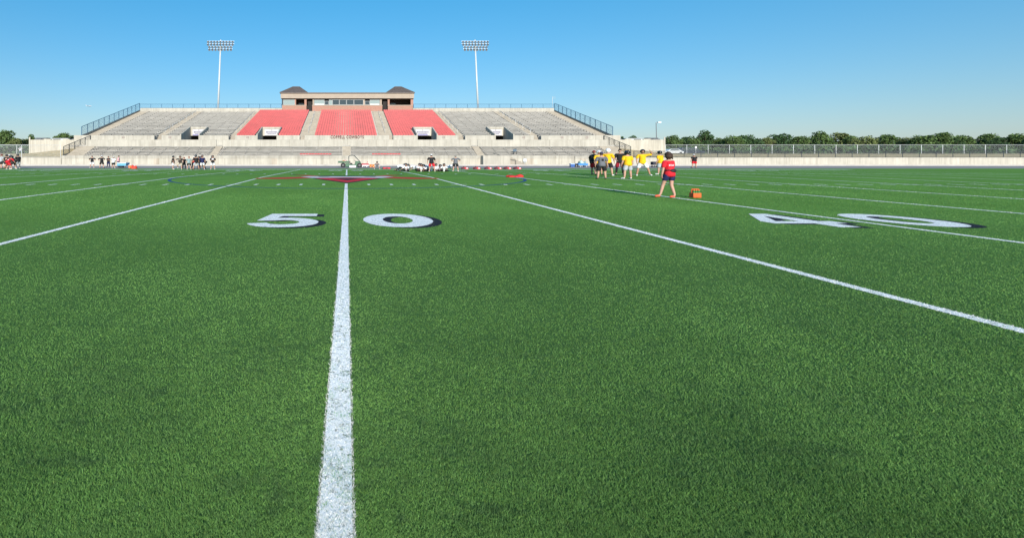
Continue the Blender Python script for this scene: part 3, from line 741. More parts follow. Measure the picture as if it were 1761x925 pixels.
def blades():
    if FRAME == 'A': yb, xa, xb, NB = 960., -80., 1850., 760000
    else: yb, xa, xb, NB = 620., -90., 1300., 380000
    yt = 304.
    yb += 150; NB = int(NB*5.2)
    py = yt+(yb-yt)*rng.random(NB); Y = 850*H/(py-267.59); M = 5.0      # M: metres of fibres beyond the view on either side
    wd = (xb-xa)+2*M*F/Y; acc = rng.random(NB) < wd/wd.max(); py, Y, wd = py[acc], Y[acc], wd[acc]; NB = len(py)
    X = (xa-XV)*Y/F-M+wd*Y/F*rng.random(NB)
    out = np.maximum((xa-XV)*Y/F-X, X-(xb-XV)*Y/F); acc = rng.random(NB) < 1-np.clip((out-2.5)/2.5, 0, 1)
    X, Y = X[acc], Y[acc]; NB = len(X)
    X += rng.normal(0, .01, NB); Y += rng.normal(0, .02, NB)
    Z = .0046*Y
    w = np.maximum(.003, Y*(1.0 if FRAME == 'A' else .85)/F)*rng.uniform(.7, 1.3, NB)
    fade = np.clip((Y-14)/20, 0, 1)
    h = np.maximum(.0125, Y*.95/F)*rng.uniform(.6, 1.25, NB)*(1-.45*fade)
    wind = vnoise(X*1.1+40, Y*1.1+40, 2)*6.28*1.3
    ang = wind+rng.normal(0, 2.2, NB); lean = rng.uniform(.2, 1.3, NB)*h
    fa = rng.uniform(0, 2*PI, NB)
    p0 = np.stack([X-np.cos(fa)*w/2, Y-np.sin(fa)*w/2, Z], 1); p1 = np.stack([X+np.cos(fa)*w/2, Y+np.sin(fa)*w/2, Z], 1)
    p2 = np.stack([X+np.cos(ang)*lean, Y+np.sin(ang)*lean, Z+h], 1)
    V = np.stack([p0, p1, p2], 1).reshape(-1, 3)
    n1 = vnoise(X*.5+9, Y*.33+9, 3)*.6+vnoise(X*1.7, Y*1.2, 4)*.4
    n2 = vnoise(X*1.6+77, Y*2.2+77, 5)*.5+vnoise(X*5+7, Y*8+7, 6)*.5
    n1 = n1*1.5-.25+.5*(vnoise(X*.22+3, Y*.3+3, 23)-.5)
    base = np.stack([.106+.056*n1, .220+.10*n1, .050+.026*n1], 1)*(.86+.2*np.clip((Y-3)/12, 0, 1))[:, None]**0
    base *= rng.uniform(.62, 1.36, NB)[:, None]
    yel = rng.random(NB) < .08; base[yel] *= np.array([1.3, 1.08, .95])
    n3 = vnoise(X*3.1+5, Y*5.5+5, 15)*.5+vnoise(X*9+3, Y*15+3, 16)*.3+vnoise(X*26, Y*40, 17)*.2
    dark = np.clip((n3-.66)*9, 0, 1)*np.clip(vnoise(X*.5+31, Y*.6+31, 8)*2.6-.9, 0, 1)*.5+.35*np.clip((vnoise(X*18, Y*24, 18)-.6)*3, 0, 1)+.34*np.clip(n2*2.2-.9, 0, 1)
    dark = np.clip(dark, 0, 1); base = base*(1-.6*dark[:, None])+np.array([.02, .045, .04])*.5*dark[:, None]
    k = np.round((X-X0)/(5*YD)); dx = np.abs(X-X0-k*5*YD)
    wh = (dx < LW+.012) & ~((k == 0) & (Y > 27.6)) & (k >= KMIN) & (k <= KMAX)
    jx, jy = rng.normal(0, .014, (2, NB)); bl = inquads(X+jx, Y+jy, STROKES_B); ww = inquads(X+jx, Y+jy, STROKES_W)
    kk = (X-X0)/YD; fr = np.abs(kk-np.round(kk))*YD
    wh |= (fr < .075) & (np.abs(Y-26.7) < .4) & (np.round(kk) % 5 != 0)
    wh |= ww
    bl &= ~ww
    logo = (np.abs(X) < 6.2) & (Y > 27.4)
    logo &= (np.abs(X) < (Y-27.4)*.5+.3)
    wear = rng.random(NB)
    nn = vnoise(X*9, Y*9, 12)
    okw = wear < (.91-.3*(nn > .70))
    tint = rng.uniform(.82, 1.05, NB)[:, None]
    base[wh & okw] = (np.array([.90, .88, .84])*tint)[wh & okw]
    base[bl & (wear < .94)] = np.array([.02, .02, .026])
    d = np.hypot(X, Y-35.4); cb = np.abs(d-12.01) < .10; base[cb & (wear < .9)] = np.array([.02, .07, .2])
    keep = ~logo & (rng.random(NB) > np.clip((Y-22)/9, 0, 1))
    keepv = np.repeat(keep, 3)
    V = V[keepv]; C = np.repeat(base[keep], 3, 0); nb = keep.sum()
    me = bpy.data.meshes.new('turf_fibres'); me.vertices.add(nb*3); me.loops.add(nb*3); me.polygons.add(nb)
    me.vertices.foreach_set('co', V.astype(np.float32).ravel())
    me.loops.foreach_set('vertex_index', np.arange(nb*3, dtype=np.int32))
    me.polygons.foreach_set('loop_start', np.arange(0, nb*3, 3, dtype=np.int32))
    at = me.color_attributes.new('tone', 'FLOAT_COLOR', 'POINT')
    at.data.foreach_set('color', np.concatenate([C, np.ones((nb*3, 1))], 1).astype(np.float32).ravel())
    me.update(); me.validate()
    m, nt, b = nodes('turf_fibre'); L = nt.links.new
    a = nt.nodes.new('ShaderNodeAttribute'); a.attribute_name = 'tone'
    L(a.outputs['Color'], b.inputs['Base Color']); b.inputs['Roughness'].default_value = .55; b.inputs['Specular IOR Level'].default_value = .25
    tr = nt.nodes.new('ShaderNodeBsdfTranslucent'); L(a.outputs['Color'], tr.inputs['Color'])
    ms = nt.nodes.new('ShaderNodeMixShader'); ms.inputs[0].default_value = .25
    L(b.outputs[0], ms.inputs[1]); L(tr.outputs[0], ms.inputs[2]); L(ms.outputs[0], nt.nodes['Material Output'].inputs['Surface'])
    me.materials.append(m)
    o = bpy.data.objects.new('turf_grass', me); COL.objects.link(o)
    tag(o, 'short green artificial turf fibres with painted lines and numbers', 'grass', kind='stuff')
blades()

# ================================================================== GRANDSTAND
YL0, YL1 = 98.7, 104.2      # lower tier
YU0, YU1 = 109.5, 140.0     # upper tier
ZL0, ZL1 = 1.75, 3.75
ZU0, ZU1 = 6.12, 14.62
NR, NL = 22, 7
TU, RU = (YU1-YU0)/NR, (ZU1-ZU0)/NR
TL, RL = (YL1-YL0)/NL, (ZL1-ZL0)/NL
gs = thing('grandstand', (0, YL0, 0), 'long concrete grandstand with grey benches and three blocks of red seats', 'grandstand')
VOM = [(-36.7, -32.85), (-19.8, -15.6), (15.6, 19.8), (32.85, 36.7)]; YV = 116.0
SECT = [(-56.2, -42.6, 'grey'), (-41.0, -26.2, 'grey'), (-24.7, -10.5, 'red'), (-7.3, 7.15, 'red'), (10.2, 24.6, 'red'), (26.1, 41.3, 'grey'), (42.9, 56.2, 'grey')]
AISLE = [(-58.6, -56.2), (-42.6, -41.0), (-26.2, -24.7), (-10.5, -7.3), (7.15, 10.2), (24.6, 26.1), (41.3, 42.9), (56.2, 58.6)]
def cut(x0, x1, y):
    segs = [(x0, x1)]
    if y < YV-.05:
        for a, b in VOM:
            nx = []
            for p, q in segs:
                if b+.28 <= p or a-.28 >= q: nx.append((p, q))
                else:
                    if a-.28 > p: nx.append((p, a-.28))
                    if b+.28 < q: nx.append((b+.28, q))
            segs = nx
    return segs
# front wall with coping band and pilasters
fw = MB(); fw.box(-56.9, 56.9, 98.5, 98.75, -.1, 1.42); fw.build('front_wall', WALLC, gs)
mb = MB(); mb.box(-56.95, 56.95, 98.44, 98.74, 1.423, 2.0); mb.build('wall_coping', CAPC, gs, bevel=.02)
for x in (-46, -38, -14.5, 17.8, 36.5, 47):
    mb = MB(); mb.box(x-.55, x+.55, 98.455, 98.498, .2, 1.419); mb.build('wall_panel', concrete('concrete_stained', (.47, .41, .33), .35), gs)
# stair blocks standing forward of the wall
for s in (-1, 1):
    x0, x1 = sorted((s*26.6, s*31.9))
    mb = MB(); mb.box(x0, x1, 96.62, 98.42, .225, 1.98); mb.build('stair_block', WALLU, gs, bevel=.02)
    mb = MB()
    mb.tube((s*30.0, 96.7, 2.0), (s*32.3, 96.7, 1.15), .035); mb.tube((s*32.3, 96.7, 1.15), (s*33.0, 96.7, 1.12), .035); mb.tube((s*33.0, 96.7, 1.12), (s*33.0, 96.7, .22), .035); mb.tube((s*28.5, 96.7, 2.45), (s*30.0, 96.7, 2.0), .035)
    mb.build('handrail', DKMET, gs)
    mb = MB()
    for i in range(6): mb.box(*sorted((s*(31.92+.55*i), s*(31.92+.55*(i+1)))), 97.0, 98.4, .225, 1.7-.27*i)
    mb.build('stair', STAIRC, gs)
# lower tier
LAIS = [(-27.6, -26.2), (-.86, .62), (26.2, 27.6)]
LSEC = [(-53., -27.6), (-26.2, -.86), (.62, 26.2), (27.6, 53.)]
for x0, x1 in LSEC:
    mb = MB()
    prof = [(YL0+.06, .3)]
    for r in range(NL): prof += [(YL0+.06+r*TL, ZL0+r*RL), (YL0+.06+(r+1)*TL, ZL0+r*RL)]
    prof += [(YL1+.06, .3)]
    mb.prism_x(prof, x0+.004, x1-.004); sec = mb.build('lower_section', TREAD, gs)
    for r in range(NL):
        mb = MB(); y = YL0+.3+r*TL; z = ZL0+r*RL+.40
        mb.box(x0+.15, x1-.15, y, y+.18, z-.05, z+.05); mb.box(x0+.15, x1-.15, y+.2, y+.36, z, z+.05)
        xx = x0+.6
        while xx < x1-.4: mb.box(xx-.03, xx+.03, y+.05, y+.35, z-.399, z-.052); xx += 2.4
        mb.build('bench', BENCH2 if r % 2 else BENCH, sec)
for x0, x1 in LAIS+[(-56.5, -53.), (53., 56.5)]:
    mb = MB(); prof = [(YL0+.06, .3)]; n2 = NL*2
    for r in range(n2): prof += [(YL0+.06+r*TL/2, ZL0+.1+r*(RL*.5+.02)), (YL0+.06+(r+1)*TL/2, ZL0+.1+r*(RL*.5+.02))]
    prof += [(YL1+.06, .3)]
    mb.prism_x(prof, x0, x1); mb.build('aisle_stair', STAIRC, gs)
for x0, x1 in ((-9.5, -3.4), (5.0, 10.6)):
    mb = MB(); y = YL0+.28; z = ZL0+.46
    k = 0; x = x0
    while x < x1: mb.box(x, x+.52, y, y+.48, z, z+.06); mb.box(x, x+.52, y+.46, y+.5, z+.06, z+.24); x += .58
    o = mb.build('red_seat_row', REDSEAT, gs)
# parapet between tiers, walkway
for x0, x1 in ((-55.2, -27.6), (-26.2, -.86), (.62, 26.2), (27.6, 55.2)):
    mb = MB(); mb.box(x0, x1, 104.29, 104.55, 2.0, 5.36); mb.box(x0-.0, x1, 104.21, 104.287, 3.9, 4.06); mb.build('parapet_wall', WALLU, gs, bevel=.015)
mb = MB(); mb.box(-58.6, 58.6, 104.56, YU0-.3, 3.9, 4.25); mb.build('walkway', TREAD, gs)
for a, b in VOM: mb = MB(); mb.box(a, b, YU0-.298, YV+6, 3.9, 4.25); mb.build('portal_floor', TREAD, gs)
# upper base wall
edges = [-60.4]+[v for a in [(-42.6, -41.0), (-36.7-.25, -32.85+.25), (-26.2, -24.7), (-19.8-.25, -15.6+.25), (-10.5, -9.4), (9.3, 10.2), (15.6-.25, 19.8+.25), (24.6, 26.1), (32.85-.25, 36.7+.25), (41.3, 42.9)] for v in a]+[60.4]
for i in range(0, len(edges), 2):
    mb = MB(); mb.box(edges[i], edges[i+1], YU0-.25, YU0, 4.255, 6.52); mb.build('base_wall', WALLU, gs, bevel=.015)
    mb = MB(); mb.box(edges[i], edges[i+1], YU0-.29, YU0-.253, 5.55, 5.72); mb.build('wall_rail', WALLC, gs)
# upper sections
for x0, x1, kind in SECT:
    mb = MB(); backs = MB()
    for r in range(NR):
        y = YU0+r*TU; z = ZU0+r*RU
        for a, b in cut(x0, x1, y): mb.box(a+.003, b-.003, y+.002, y+TU-.0, z-.85 if r > 4 else 4.26, z)
    sec = mb.build('upper_section', TREAD, gs)
    for r in range(NR):
        y = YU0+r*TU+.45; z = ZU0+r*RU
        for a, c in cut(x0, x1, y):
            b = MB()
            if kind == 'grey':
                b.box(a+.1, c-.1, y, y+.24, z+.34, z+.43); b.box(a+.1, c-.1, y+.27, y+.48, z+.38, z+.43)
                xx = a+.5
                while xx < c-.3: b.box(xx-.03, xx+.03, y+.05, y+.45, z+.002, z+.338); xx += 2.4
            else:
                xx = a+.08
                while xx < c-.52:
                    b.box(xx, xx+.50, y, y+.44, z+.40, z+.46); b.box(xx, xx+.50, y+.42, y+.48, z+.46, z+.88)
                    b.box(xx+.22, xx+.28, y+.3, y+.36, z+.002, z+.398)
                    xx += .58
            if kind == 'grey': b.build('bench', (BENCH, BENCH2)[(r*7+int(x0)) % 3 == 0], sec)
            else: b.build('seat_row', REDSEAT, sec)
# aisles of the upper tier
for x0, x1 in AISLE:
    out = abs(x0+x1)/2 > 50
    y0 = YU0+(.03 if out else 2.6); z0 = ZU0+(y0-YU0)/(YU1-YU0)*(ZU1-ZU0)
    N2 = 44; dy = (YU1-y0)/N2; dz = (ZU1+.15-z0)/N2
    prof = [(y0, 4.26)]
    for r in range(N2): prof += [(y0+r*dy, z0+r*dz), (y0+(r+1)*dy, z0+r*dz)]
    prof += [(YU1, z0-3+.9*N2*dz), (y0+3, z0-3)] if False else [(YU1, 4.26)]
    mb = MB(); mb.prism_x(prof, x0+.003, x1-.003)
    if not out:
        n3 = 9
        for i in range(n3): mb.box(x0+.003, x1-.003, YU0+.05+i*2.5/n3, YU0+.05+(i+1)*2.5/n3-.001, 4.26, 4.26+(z0-4.26)*(i+.6)/n3)
    mb.build('aisle_stair', STAIRC, gs)
    if not out:
        mb = MB(); xm = (x0+x1)/2
        for i in range(7):
            y = YU0+4+i*5; z = ZU0+(y-YU0)*(ZU1-ZU0)/(YU1-YU0)
            if y+3 < YU1:
                mb.tube((xm, y, z), (xm, y, z+.95), .03, 6); mb.tube((xm, y, z+.95), (xm, y+3, z+.95+3*.279), .03, 6); mb.tube((xm, y+3, z+.7), (xm, y+3, z+.95+3*.279), .03, 6)
        mb.build('handrail', GALV, gs)
# vomitories
DKW = concrete('concrete_shaded_wall', (.50, .48, .44), .2)
for vi, (a, b) in enumerate(VOM):
    for x0, x1 in ((a-.25, a), (b, b+.25)):
        mb = MB(); mb.prism_x([(YU0-.25, 4.256), (YU0-.25, 6.85), (YU0+.5, 6.95), (YV-.3, 8.78), (YV+.3, 8.78), (YV+.3, 4.256)], x0, x1)
        mb.build('portal_cheek', WALLU, gs)
    mb = MB(); mb.box(a+.003, b-.003, YV, YV+.28, 6.72, 8.76); mb.box(a+.003, b-.003, YV-.12, YV-.003, 8.3, 8.76); mb.build('portal_lintel', WALLC, gs)
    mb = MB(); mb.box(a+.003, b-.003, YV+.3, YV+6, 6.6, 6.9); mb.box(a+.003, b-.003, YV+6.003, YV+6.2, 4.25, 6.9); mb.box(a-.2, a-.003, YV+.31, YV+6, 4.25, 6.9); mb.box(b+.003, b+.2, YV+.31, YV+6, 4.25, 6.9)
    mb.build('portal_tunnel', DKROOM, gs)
    mb = MB()
    for z in (5.15, 5.5): mb.tube((a+.05, YU0-.1, z), (b-.05, YU0-.1, z), .04, 6)
    for i in range(5): x = a+.06+(b-a-.12)*i/4; mb.tube((x, YU0-.1, 4.26), (x, YU0-.1, 5.5), .035, 6)
    mb.build('handrail', WHITEM, gs)
    w = b-a; lab = ['white sponsor banner over the leftmost portal, among grey benches', 'white sponsor banner over the portal in the left red seats', 'white sponsor banner over the portal in the right red seats', 'white sponsor banner over the rightmost portal, among grey benches'][vi]
    bt = thing('banner', ((a+b)/2, YV-.16, 6.8), lab, 'banner', 'banners over the portals')
    mb = MB(); mb.box(a+.45, b-.45, YV-.16, YV-.13, 6.78, 8.2); mb.build('panel', mat('banner_vinyl', (.50, .49, .50), .5, .04, 2), bt)
    mb = MB(); xc = (a+b)/2
    mb.add([(xc-.26, YV-.165, 7.88), (xc+.26, YV-.165, 7.88), (xc, YV-.165, 8.16)], [(0,1,2)])
    mb.build('emblem', mat('banner_grey', (.30, .27, .27), .6), bt)
    mb = MB(); rr = random.Random(vi)
    x = a+.8
    while x < b-.8: q = rr.uniform(.16, .24); mb.box(x, x+q, YV-.168, YV-.162, 7.40, 7.72); x += q+.1
    x = a+1.1
    while x < b-1.1: q = rr.uniform(.1, .2); mb.box(x, x+q, YV-.168, YV-.162, 7.05, 7.25); x += q+.08
    mb.build('lettering', mat('banner_text', (.10, .09, .16), .6), bt)
    if vi in (0, 2): mb = MB(); mb.box(a+.5, b-.9, YV-.166, YV-.161, 6.8, 7.05); mb.build('stripe', mat('banner_violet', (.26, .24, .42), .6), bt)
# section number plates
for i, x in enumerate((-39.2, -56.5+7, 21.3, 39.0, 47.5, 53.0, -22.0)):
    mb = MB(); mb.box(x-.28, x-.03, YU0-.275, YU0-.255, 5.8, 6.3); mb.box(x+.05, x+.30, YU0-.275, YU0-.255, 5.8, 6.3)
    mb.build('section_plate', mat('plate_grey', (.30, .25, .22), .7), gs)
# lettering on the central wall
tm = text_mesh('COPPELL COWBOYS', .92, .03, .022, 1.22)
w = max(v.co.x for v in tm.vertices)-min(v.co.x for v in tm.vertices); kx = 7.3/w
for v in tm.vertices: v.co = Vector((v.co.x*kx-.0, -v.co.z, v.co.y))
tm.materials.append(MAROON)
lo = link('lettering', tm, gs); lo.location = (0, YU0-.34-YL0, 6.1)
for x0, x1 in ((-2.9, -1.1), (1.5, 3.9)):
    mb = MB(); mb.box(x0, x1, YU0-.30, YU0-.293, 5.50, 5.56); mb.build('wall_stripe', mat('stripe_pink', (.45, .25, .25), .7), gs)
# top parapet, back and side walls
mb = MB(); mb.box(-58.6, -18.4, YU1+.003, YU1+.3, 12.5, 15.62); mb.build('top_parapet', WALLU, gs, bevel=.015)
mb = MB(); mb.box(18.6, 58.6, YU1+.003, YU1+.3, 12.5, 15.62); mb.build('top_parapet', WALLU, gs, bevel=.015)
mb = MB(); mb.box(-58.6, 58.6, YU1+.31, 151, 14.2, 14.75); mb.box(-58.6, 58.6, 150.7, 150.99, -.2, 14.19); mb.build('concourse', TREAD, gs)
for s in (-1, 1):
    mb = MB(); x0, x1 = sorted((s*58.62, s*58.95))
    mb.prism_x([(YU0-.2, 0), (YU0-.2, 6.45), (YU1, 14.98), (150.9, 14.98), (150.9, 0)], x0, x1); mb.build('side_wall', STAIRC, gs)
    mb = MB(); x0, x1 = sorted((s*56.52, s*56.85)); mb.prism_x([(98.76, .3), (98.76, 1.98), (YU0-.3, 4.7), (YU0-.3, .3)], x0, x1); mb.build('side_wall', STAIRC, gs)

# equipment left on the lower benches
q = thing('folding_chair', P(886, 266.5, 99.4), 'dark folding chair left standing on the right lower benches', 'chair')
X, Yq, Z = q.location; Z = ZL0+.46
q.location.z = Z; ORG[q.name] = q.location.copy()
for sx in (-.32, .32):
    for sy in (-.25, .25): mb = MB(); mb.tube((X+sx, Yq+sy, Z), (X+sx, Yq-sy*.6, Z+.55), .03, 6); mb.build('leg', DKMET, q)
mb = MB(); mb.box(X-.36, X+.36, Yq-.3, Yq+.25, Z+.5, Z+.56); mb.build('seat', BLACK, q)
mb = MB(); mb.box(X-.36, X+.36, Yq+.22, Yq+.28, Z+.6, Z+1.1); mb.build('backrest', mat('chair_blue_grey', (.10, .14, .18), .6), q)

# ================================================================== PRESS BOX
YP = 140.6; k = YP/F
def px_x(x): return (x-XV)*k
def px_z(y): return H-(y-EY)*k
pb = thing('press_box', (0, YP, 14.75), 'brick and cream press box with two hipped tower roofs on top of the grandstand', 'building')
zb = 14.76
for x0, x1 in ((485, 527), (537, 657.5), (667, 711)):
    mb = MB(); mb.box(px_x(x0), px_x(x1), YP, YP+.35, zb, px_z(182.3)); mb.build('brick_wall', BRICK, pb)
    mb = MB(); mb.box(px_x(x0)-.06, px_x(x1)+.06, YP-.08, YP+.4, px_z(182.3)+.003, px_z(181)); mb.build('sill', CREAM, pb)
mb = MB(); mb.box(px_x(483.3), px_x(711.5), YP-.7, YP+8, px_z(170), px_z(161.6)); mb.box(px_x(483.3)-.03, px_x(711.5)+.03, YP-.75, YP-.703, px_z(166.2), px_z(165.5)); mb.build('fascia', CREAM, pb)
mb = MB(); mb.box(px_x(481.8), px_x(712.5), YP-1.0, YP+8.3, px_z(161.6)+.004, px_z(160.2)); mb.build('roof', ROOFM, pb, bevel=.03)
for x0, x1, t0, t1 in ((481.8, 529.5, 502.5, 514), (664, 712.5, 680, 691)):
    mb = MB(); zz0, zz1 = px_z(160.2)+.005, px_z(148.2)
    a0, a1, b0, b1 = px_x(x0), px_x(x1), px_x(t0), px_x(t1); y0, y1 = YP-1.0, YP+7.0; m0, m1 = YP+1.6, YP+3.6
    mb.add([(a0,y0,zz0),(a1,y0,zz0),(a1,y1,zz0),(a0,y1,zz0),(b0,m0,zz1),(b1,m0,zz1),(b1,m1,zz1),(b0,m1,zz1)], [(0,1,5,4),(1,2,6,5),(2,3,7,6),(3,0,4,7),(4,5,6,7),(0,3,2,1)])
    for p, q_ in (((a0,y0,zz0),(b0,m0,zz1)), ((a1,y0,zz0),(b1,m0,zz1)), ((b0,m0,zz1),(b1,m0,zz1))): mb.tube(p, q_, .09, 6)
    for i in range(1, 12):
        t = i/12; xa = a0+(a1-a0)*t; xt = b0+(b1-b0)*t
        mb.tube((xa, y0, zz0), (xt, m0, zz1), .035, 4)
    mb.build('tower_roof', ROOFM, pb)
# pillars
for x0, x1 in ((484.6, 487), (507, 509), (523.5, 527.2), (666.8, 670), (706.3, 710.8)):
    mb = MB(); mb.box(px_x(x0), px_x(x1), YP+.02, YP+.5, px_z(181)+.004, px_z(170)-.003); mb.build('pillar', BRICK if x0 > 500 else DKMET, pb)
# interior
mb = MB(); mb.box(px_x(485), px_x(710), YP+4.0, YP+4.2, zb, px_z(170)-.003); mb.box(px_x(485), px_x(710), YP+.41, YP+3.99, zb, zb+.1); mb.box(px_x(485.2), px_x(485.8), YP+.5, YP+3.9, zb+.11, px_z(170)-.003); mb.box(px_x(709.2), px_x(709.8), YP+.5, YP+3.9, zb+.11, px_z(170)-.003)
mb.build('interior_wall', mat('interior_brown', (.10, .07, .06), .9), pb)
mb = MB(); mb.box(px_x(485), px_x(711), YP+7.5, YP+7.8, zb, px_z(170)-.003); mb.build('back_wall', BRICK, pb)
def pane(x0, x1, y0, y1, m, dy=.12):
    mb = MB(); mb.box(px_x(x0), px_x(x1), YP+dy, YP+dy+.03, px_z(y1), px_z(y0))
    o = mb.build('window', m, pb)
    f = MB(); t = .07
    X0_, X1_, Z0_, Z1_ = px_x(x0), px_x(x1), px_z(y1), px_z(y0)
    f.box(X0_-t, X0_, YP+dy-.05, YP+dy+.08, Z0_, Z1_); f.box(X1_, X1_+t, YP+dy-.05, YP+dy+.08, Z0_, Z1_); f.box(X0_-t, X1_+t, YP+dy-.05, YP+dy+.08, Z1_, Z1_+t); f.box(X0_-t, X1_+t, YP+dy-.05, YP+dy+.08, Z0_-t, Z0_)
    f.build('window_frame', mat('window_frame', (.42, .44, .44), .5), o)
pane(487.6, 506.4, 172.2, 180.2, PALEGL)  # sky showing in this glass is put into the pale base colour
pane(511.5, 520.5, 175.5, 180.3, GLASS, 3.9)
pane(673, 682.5, 175.5, 180.4, PALEGL, 3.9)
for x0, x1, y0, m in ((541, 557.4, 172.5, PALEGL), (558.6, 564.6, 174.5, GLASS), (566.2, 571, 172.5, PALEGL), (572.2, 583, 172.0, GLASS), (584.2, 595.2, 172.0, GLASS), (596.4, 608, 172.0, GLASS), (609.2, 624.5, 172.0, GLASS), (628, 635, 174.5, GLASS), (636.4, 652.5, 172.5, PALEGL)):
    pane(x0, x1, y0, 180.3, m)
mb = MB(); mb.box(px_x(538), px_x(656), YP+.1, YP+.3, px_z(171.4), px_z(170)-.003); mb.build('lintel', mat('lintel_grey', (.25, .27, .27), .7), pb)
for x0, x1, y0, y1 in ((537.6, 540, 171.4, 180.9), (624.9, 627.4, 171.4, 180.9), (653.5, 656.6, 171.4, 180.9)):
    mb = MB(); mb.box(px_x(x0), px_x(x1), YP+.1, YP+.3, px_z(y1), px_z(y0)); mb.build('pilaster', CREAM, pb)
for x0, x1 in ((541, 557.4), (636.4, 652.5)):
    mb = MB(); mb.box(px_x(x0), px_x(x1), YP+.05, YP+.09, px_z(180.9), px_z(178.7)); mb.build('counter_panel', mat('counter_grey', (.52, .52, .50), .5), pb)
for x0, x1 in ((528.5, 535.8), (658.8, 665.8)):
    mb = MB(); mb.box(px_x(x0), px_x(x1), YP+1.2, YP+1.3, zb, px_z(172)); mb.build('door', DKROOM, pb)

# ================================================================== FENCES
def fence(name, pts, h, np_, label, link_m, post_m, pr=.05, group=None, midrail=False):
    """posts along a 3d polyline, rail on top, woven mesh between"""
    pts = [Vector(p) for p in pts]; root = thing(name, pts[0], label, 'fence', group)
    L_ = [(pts[i+1]-pts[i]).length for i in range(len(pts)-1)]; tot = sum(L_)
    def at(t):
        d = t*tot
        for i, l in enumerate(L_):
            if d <= l+1e-6: return pts[i].lerp(pts[i+1], d/l)
            d -= l
        return pts[-1]
    P_ = [at(i/(np_-1)) for i in range(np_)]
    for p in P_: mb = MB(); mb.tube(p, p+Vector((0, 0, h)), pr, 8); mb.build('post', post_m, root)
    mb = MB()
    for p, q in zip(P_, P_[1:]):
        mb.tube(p+Vector((0, 0, h)), q+Vector((0, 0, h)), pr*.75, 6); mb.tube(p+Vector((0, 0, .08)), q+Vector((0, 0, .08)), pr*.5, 6)
        if midrail: mb.tube(p+Vector((0, 0, h*.5)), q+Vector((0, 0, h*.5)), pr*.6, 6)
    mb.build('rail', post_m, root)
    mb = MB()
    for p, q in zip(P_, P_[1:]): mb.add([p+Vector((0, 0, .06)), q+Vector((0, 0, .06)), q+Vector((0, 0, h)), p+Vector((0, 0, h))], [(0,1,2,3)])
    mb.build('wire_mesh', link_m, root)
    return root
fence('chainlink_fence', [(-58.78, YU1+.1, 15.63), (-18.6, YU1+.1, 15.63)], 1.12, 14, 'flat blue fence along the top of the grandstand left of the press box', LINK_B, BLUEMET, .05)
fence('chainlink_fence', [(18.8, YU1+.1, 15.63), (58.6, YU1+.1, 15.63)], 1.12, 14, 'flat blue fence along the top of the grandstand right of the press box', LINK_B, BLUEMET, .05)
fence('chainlink_fence', [(-58.78, YU0-.1, 6.45), (-58.78, YU1, 14.98)], 2.0, 13, 'blue fence climbing the left edge of the upper tier', LINK_B, BLUEMET, .07)
fence('chainlink_fence', [(58.78, YU0-.1, 6.45), (58.78, YU1, 14.98)], 2.0, 13, 'blue fence climbing the right edge of the upper tier', LINK_B, BLUEMET, .07)
for s, side in ((-1, 'left'), (1, 'right')):
    fence('chainlink_fence', [(s*56.7, 98.8, 2.0), (s*56.7, YU0-.4, 4.68)], 1.8, 6, 'dark fence climbing the %s edge of the lower tier' % side, LINK_D, DKMET, .07)
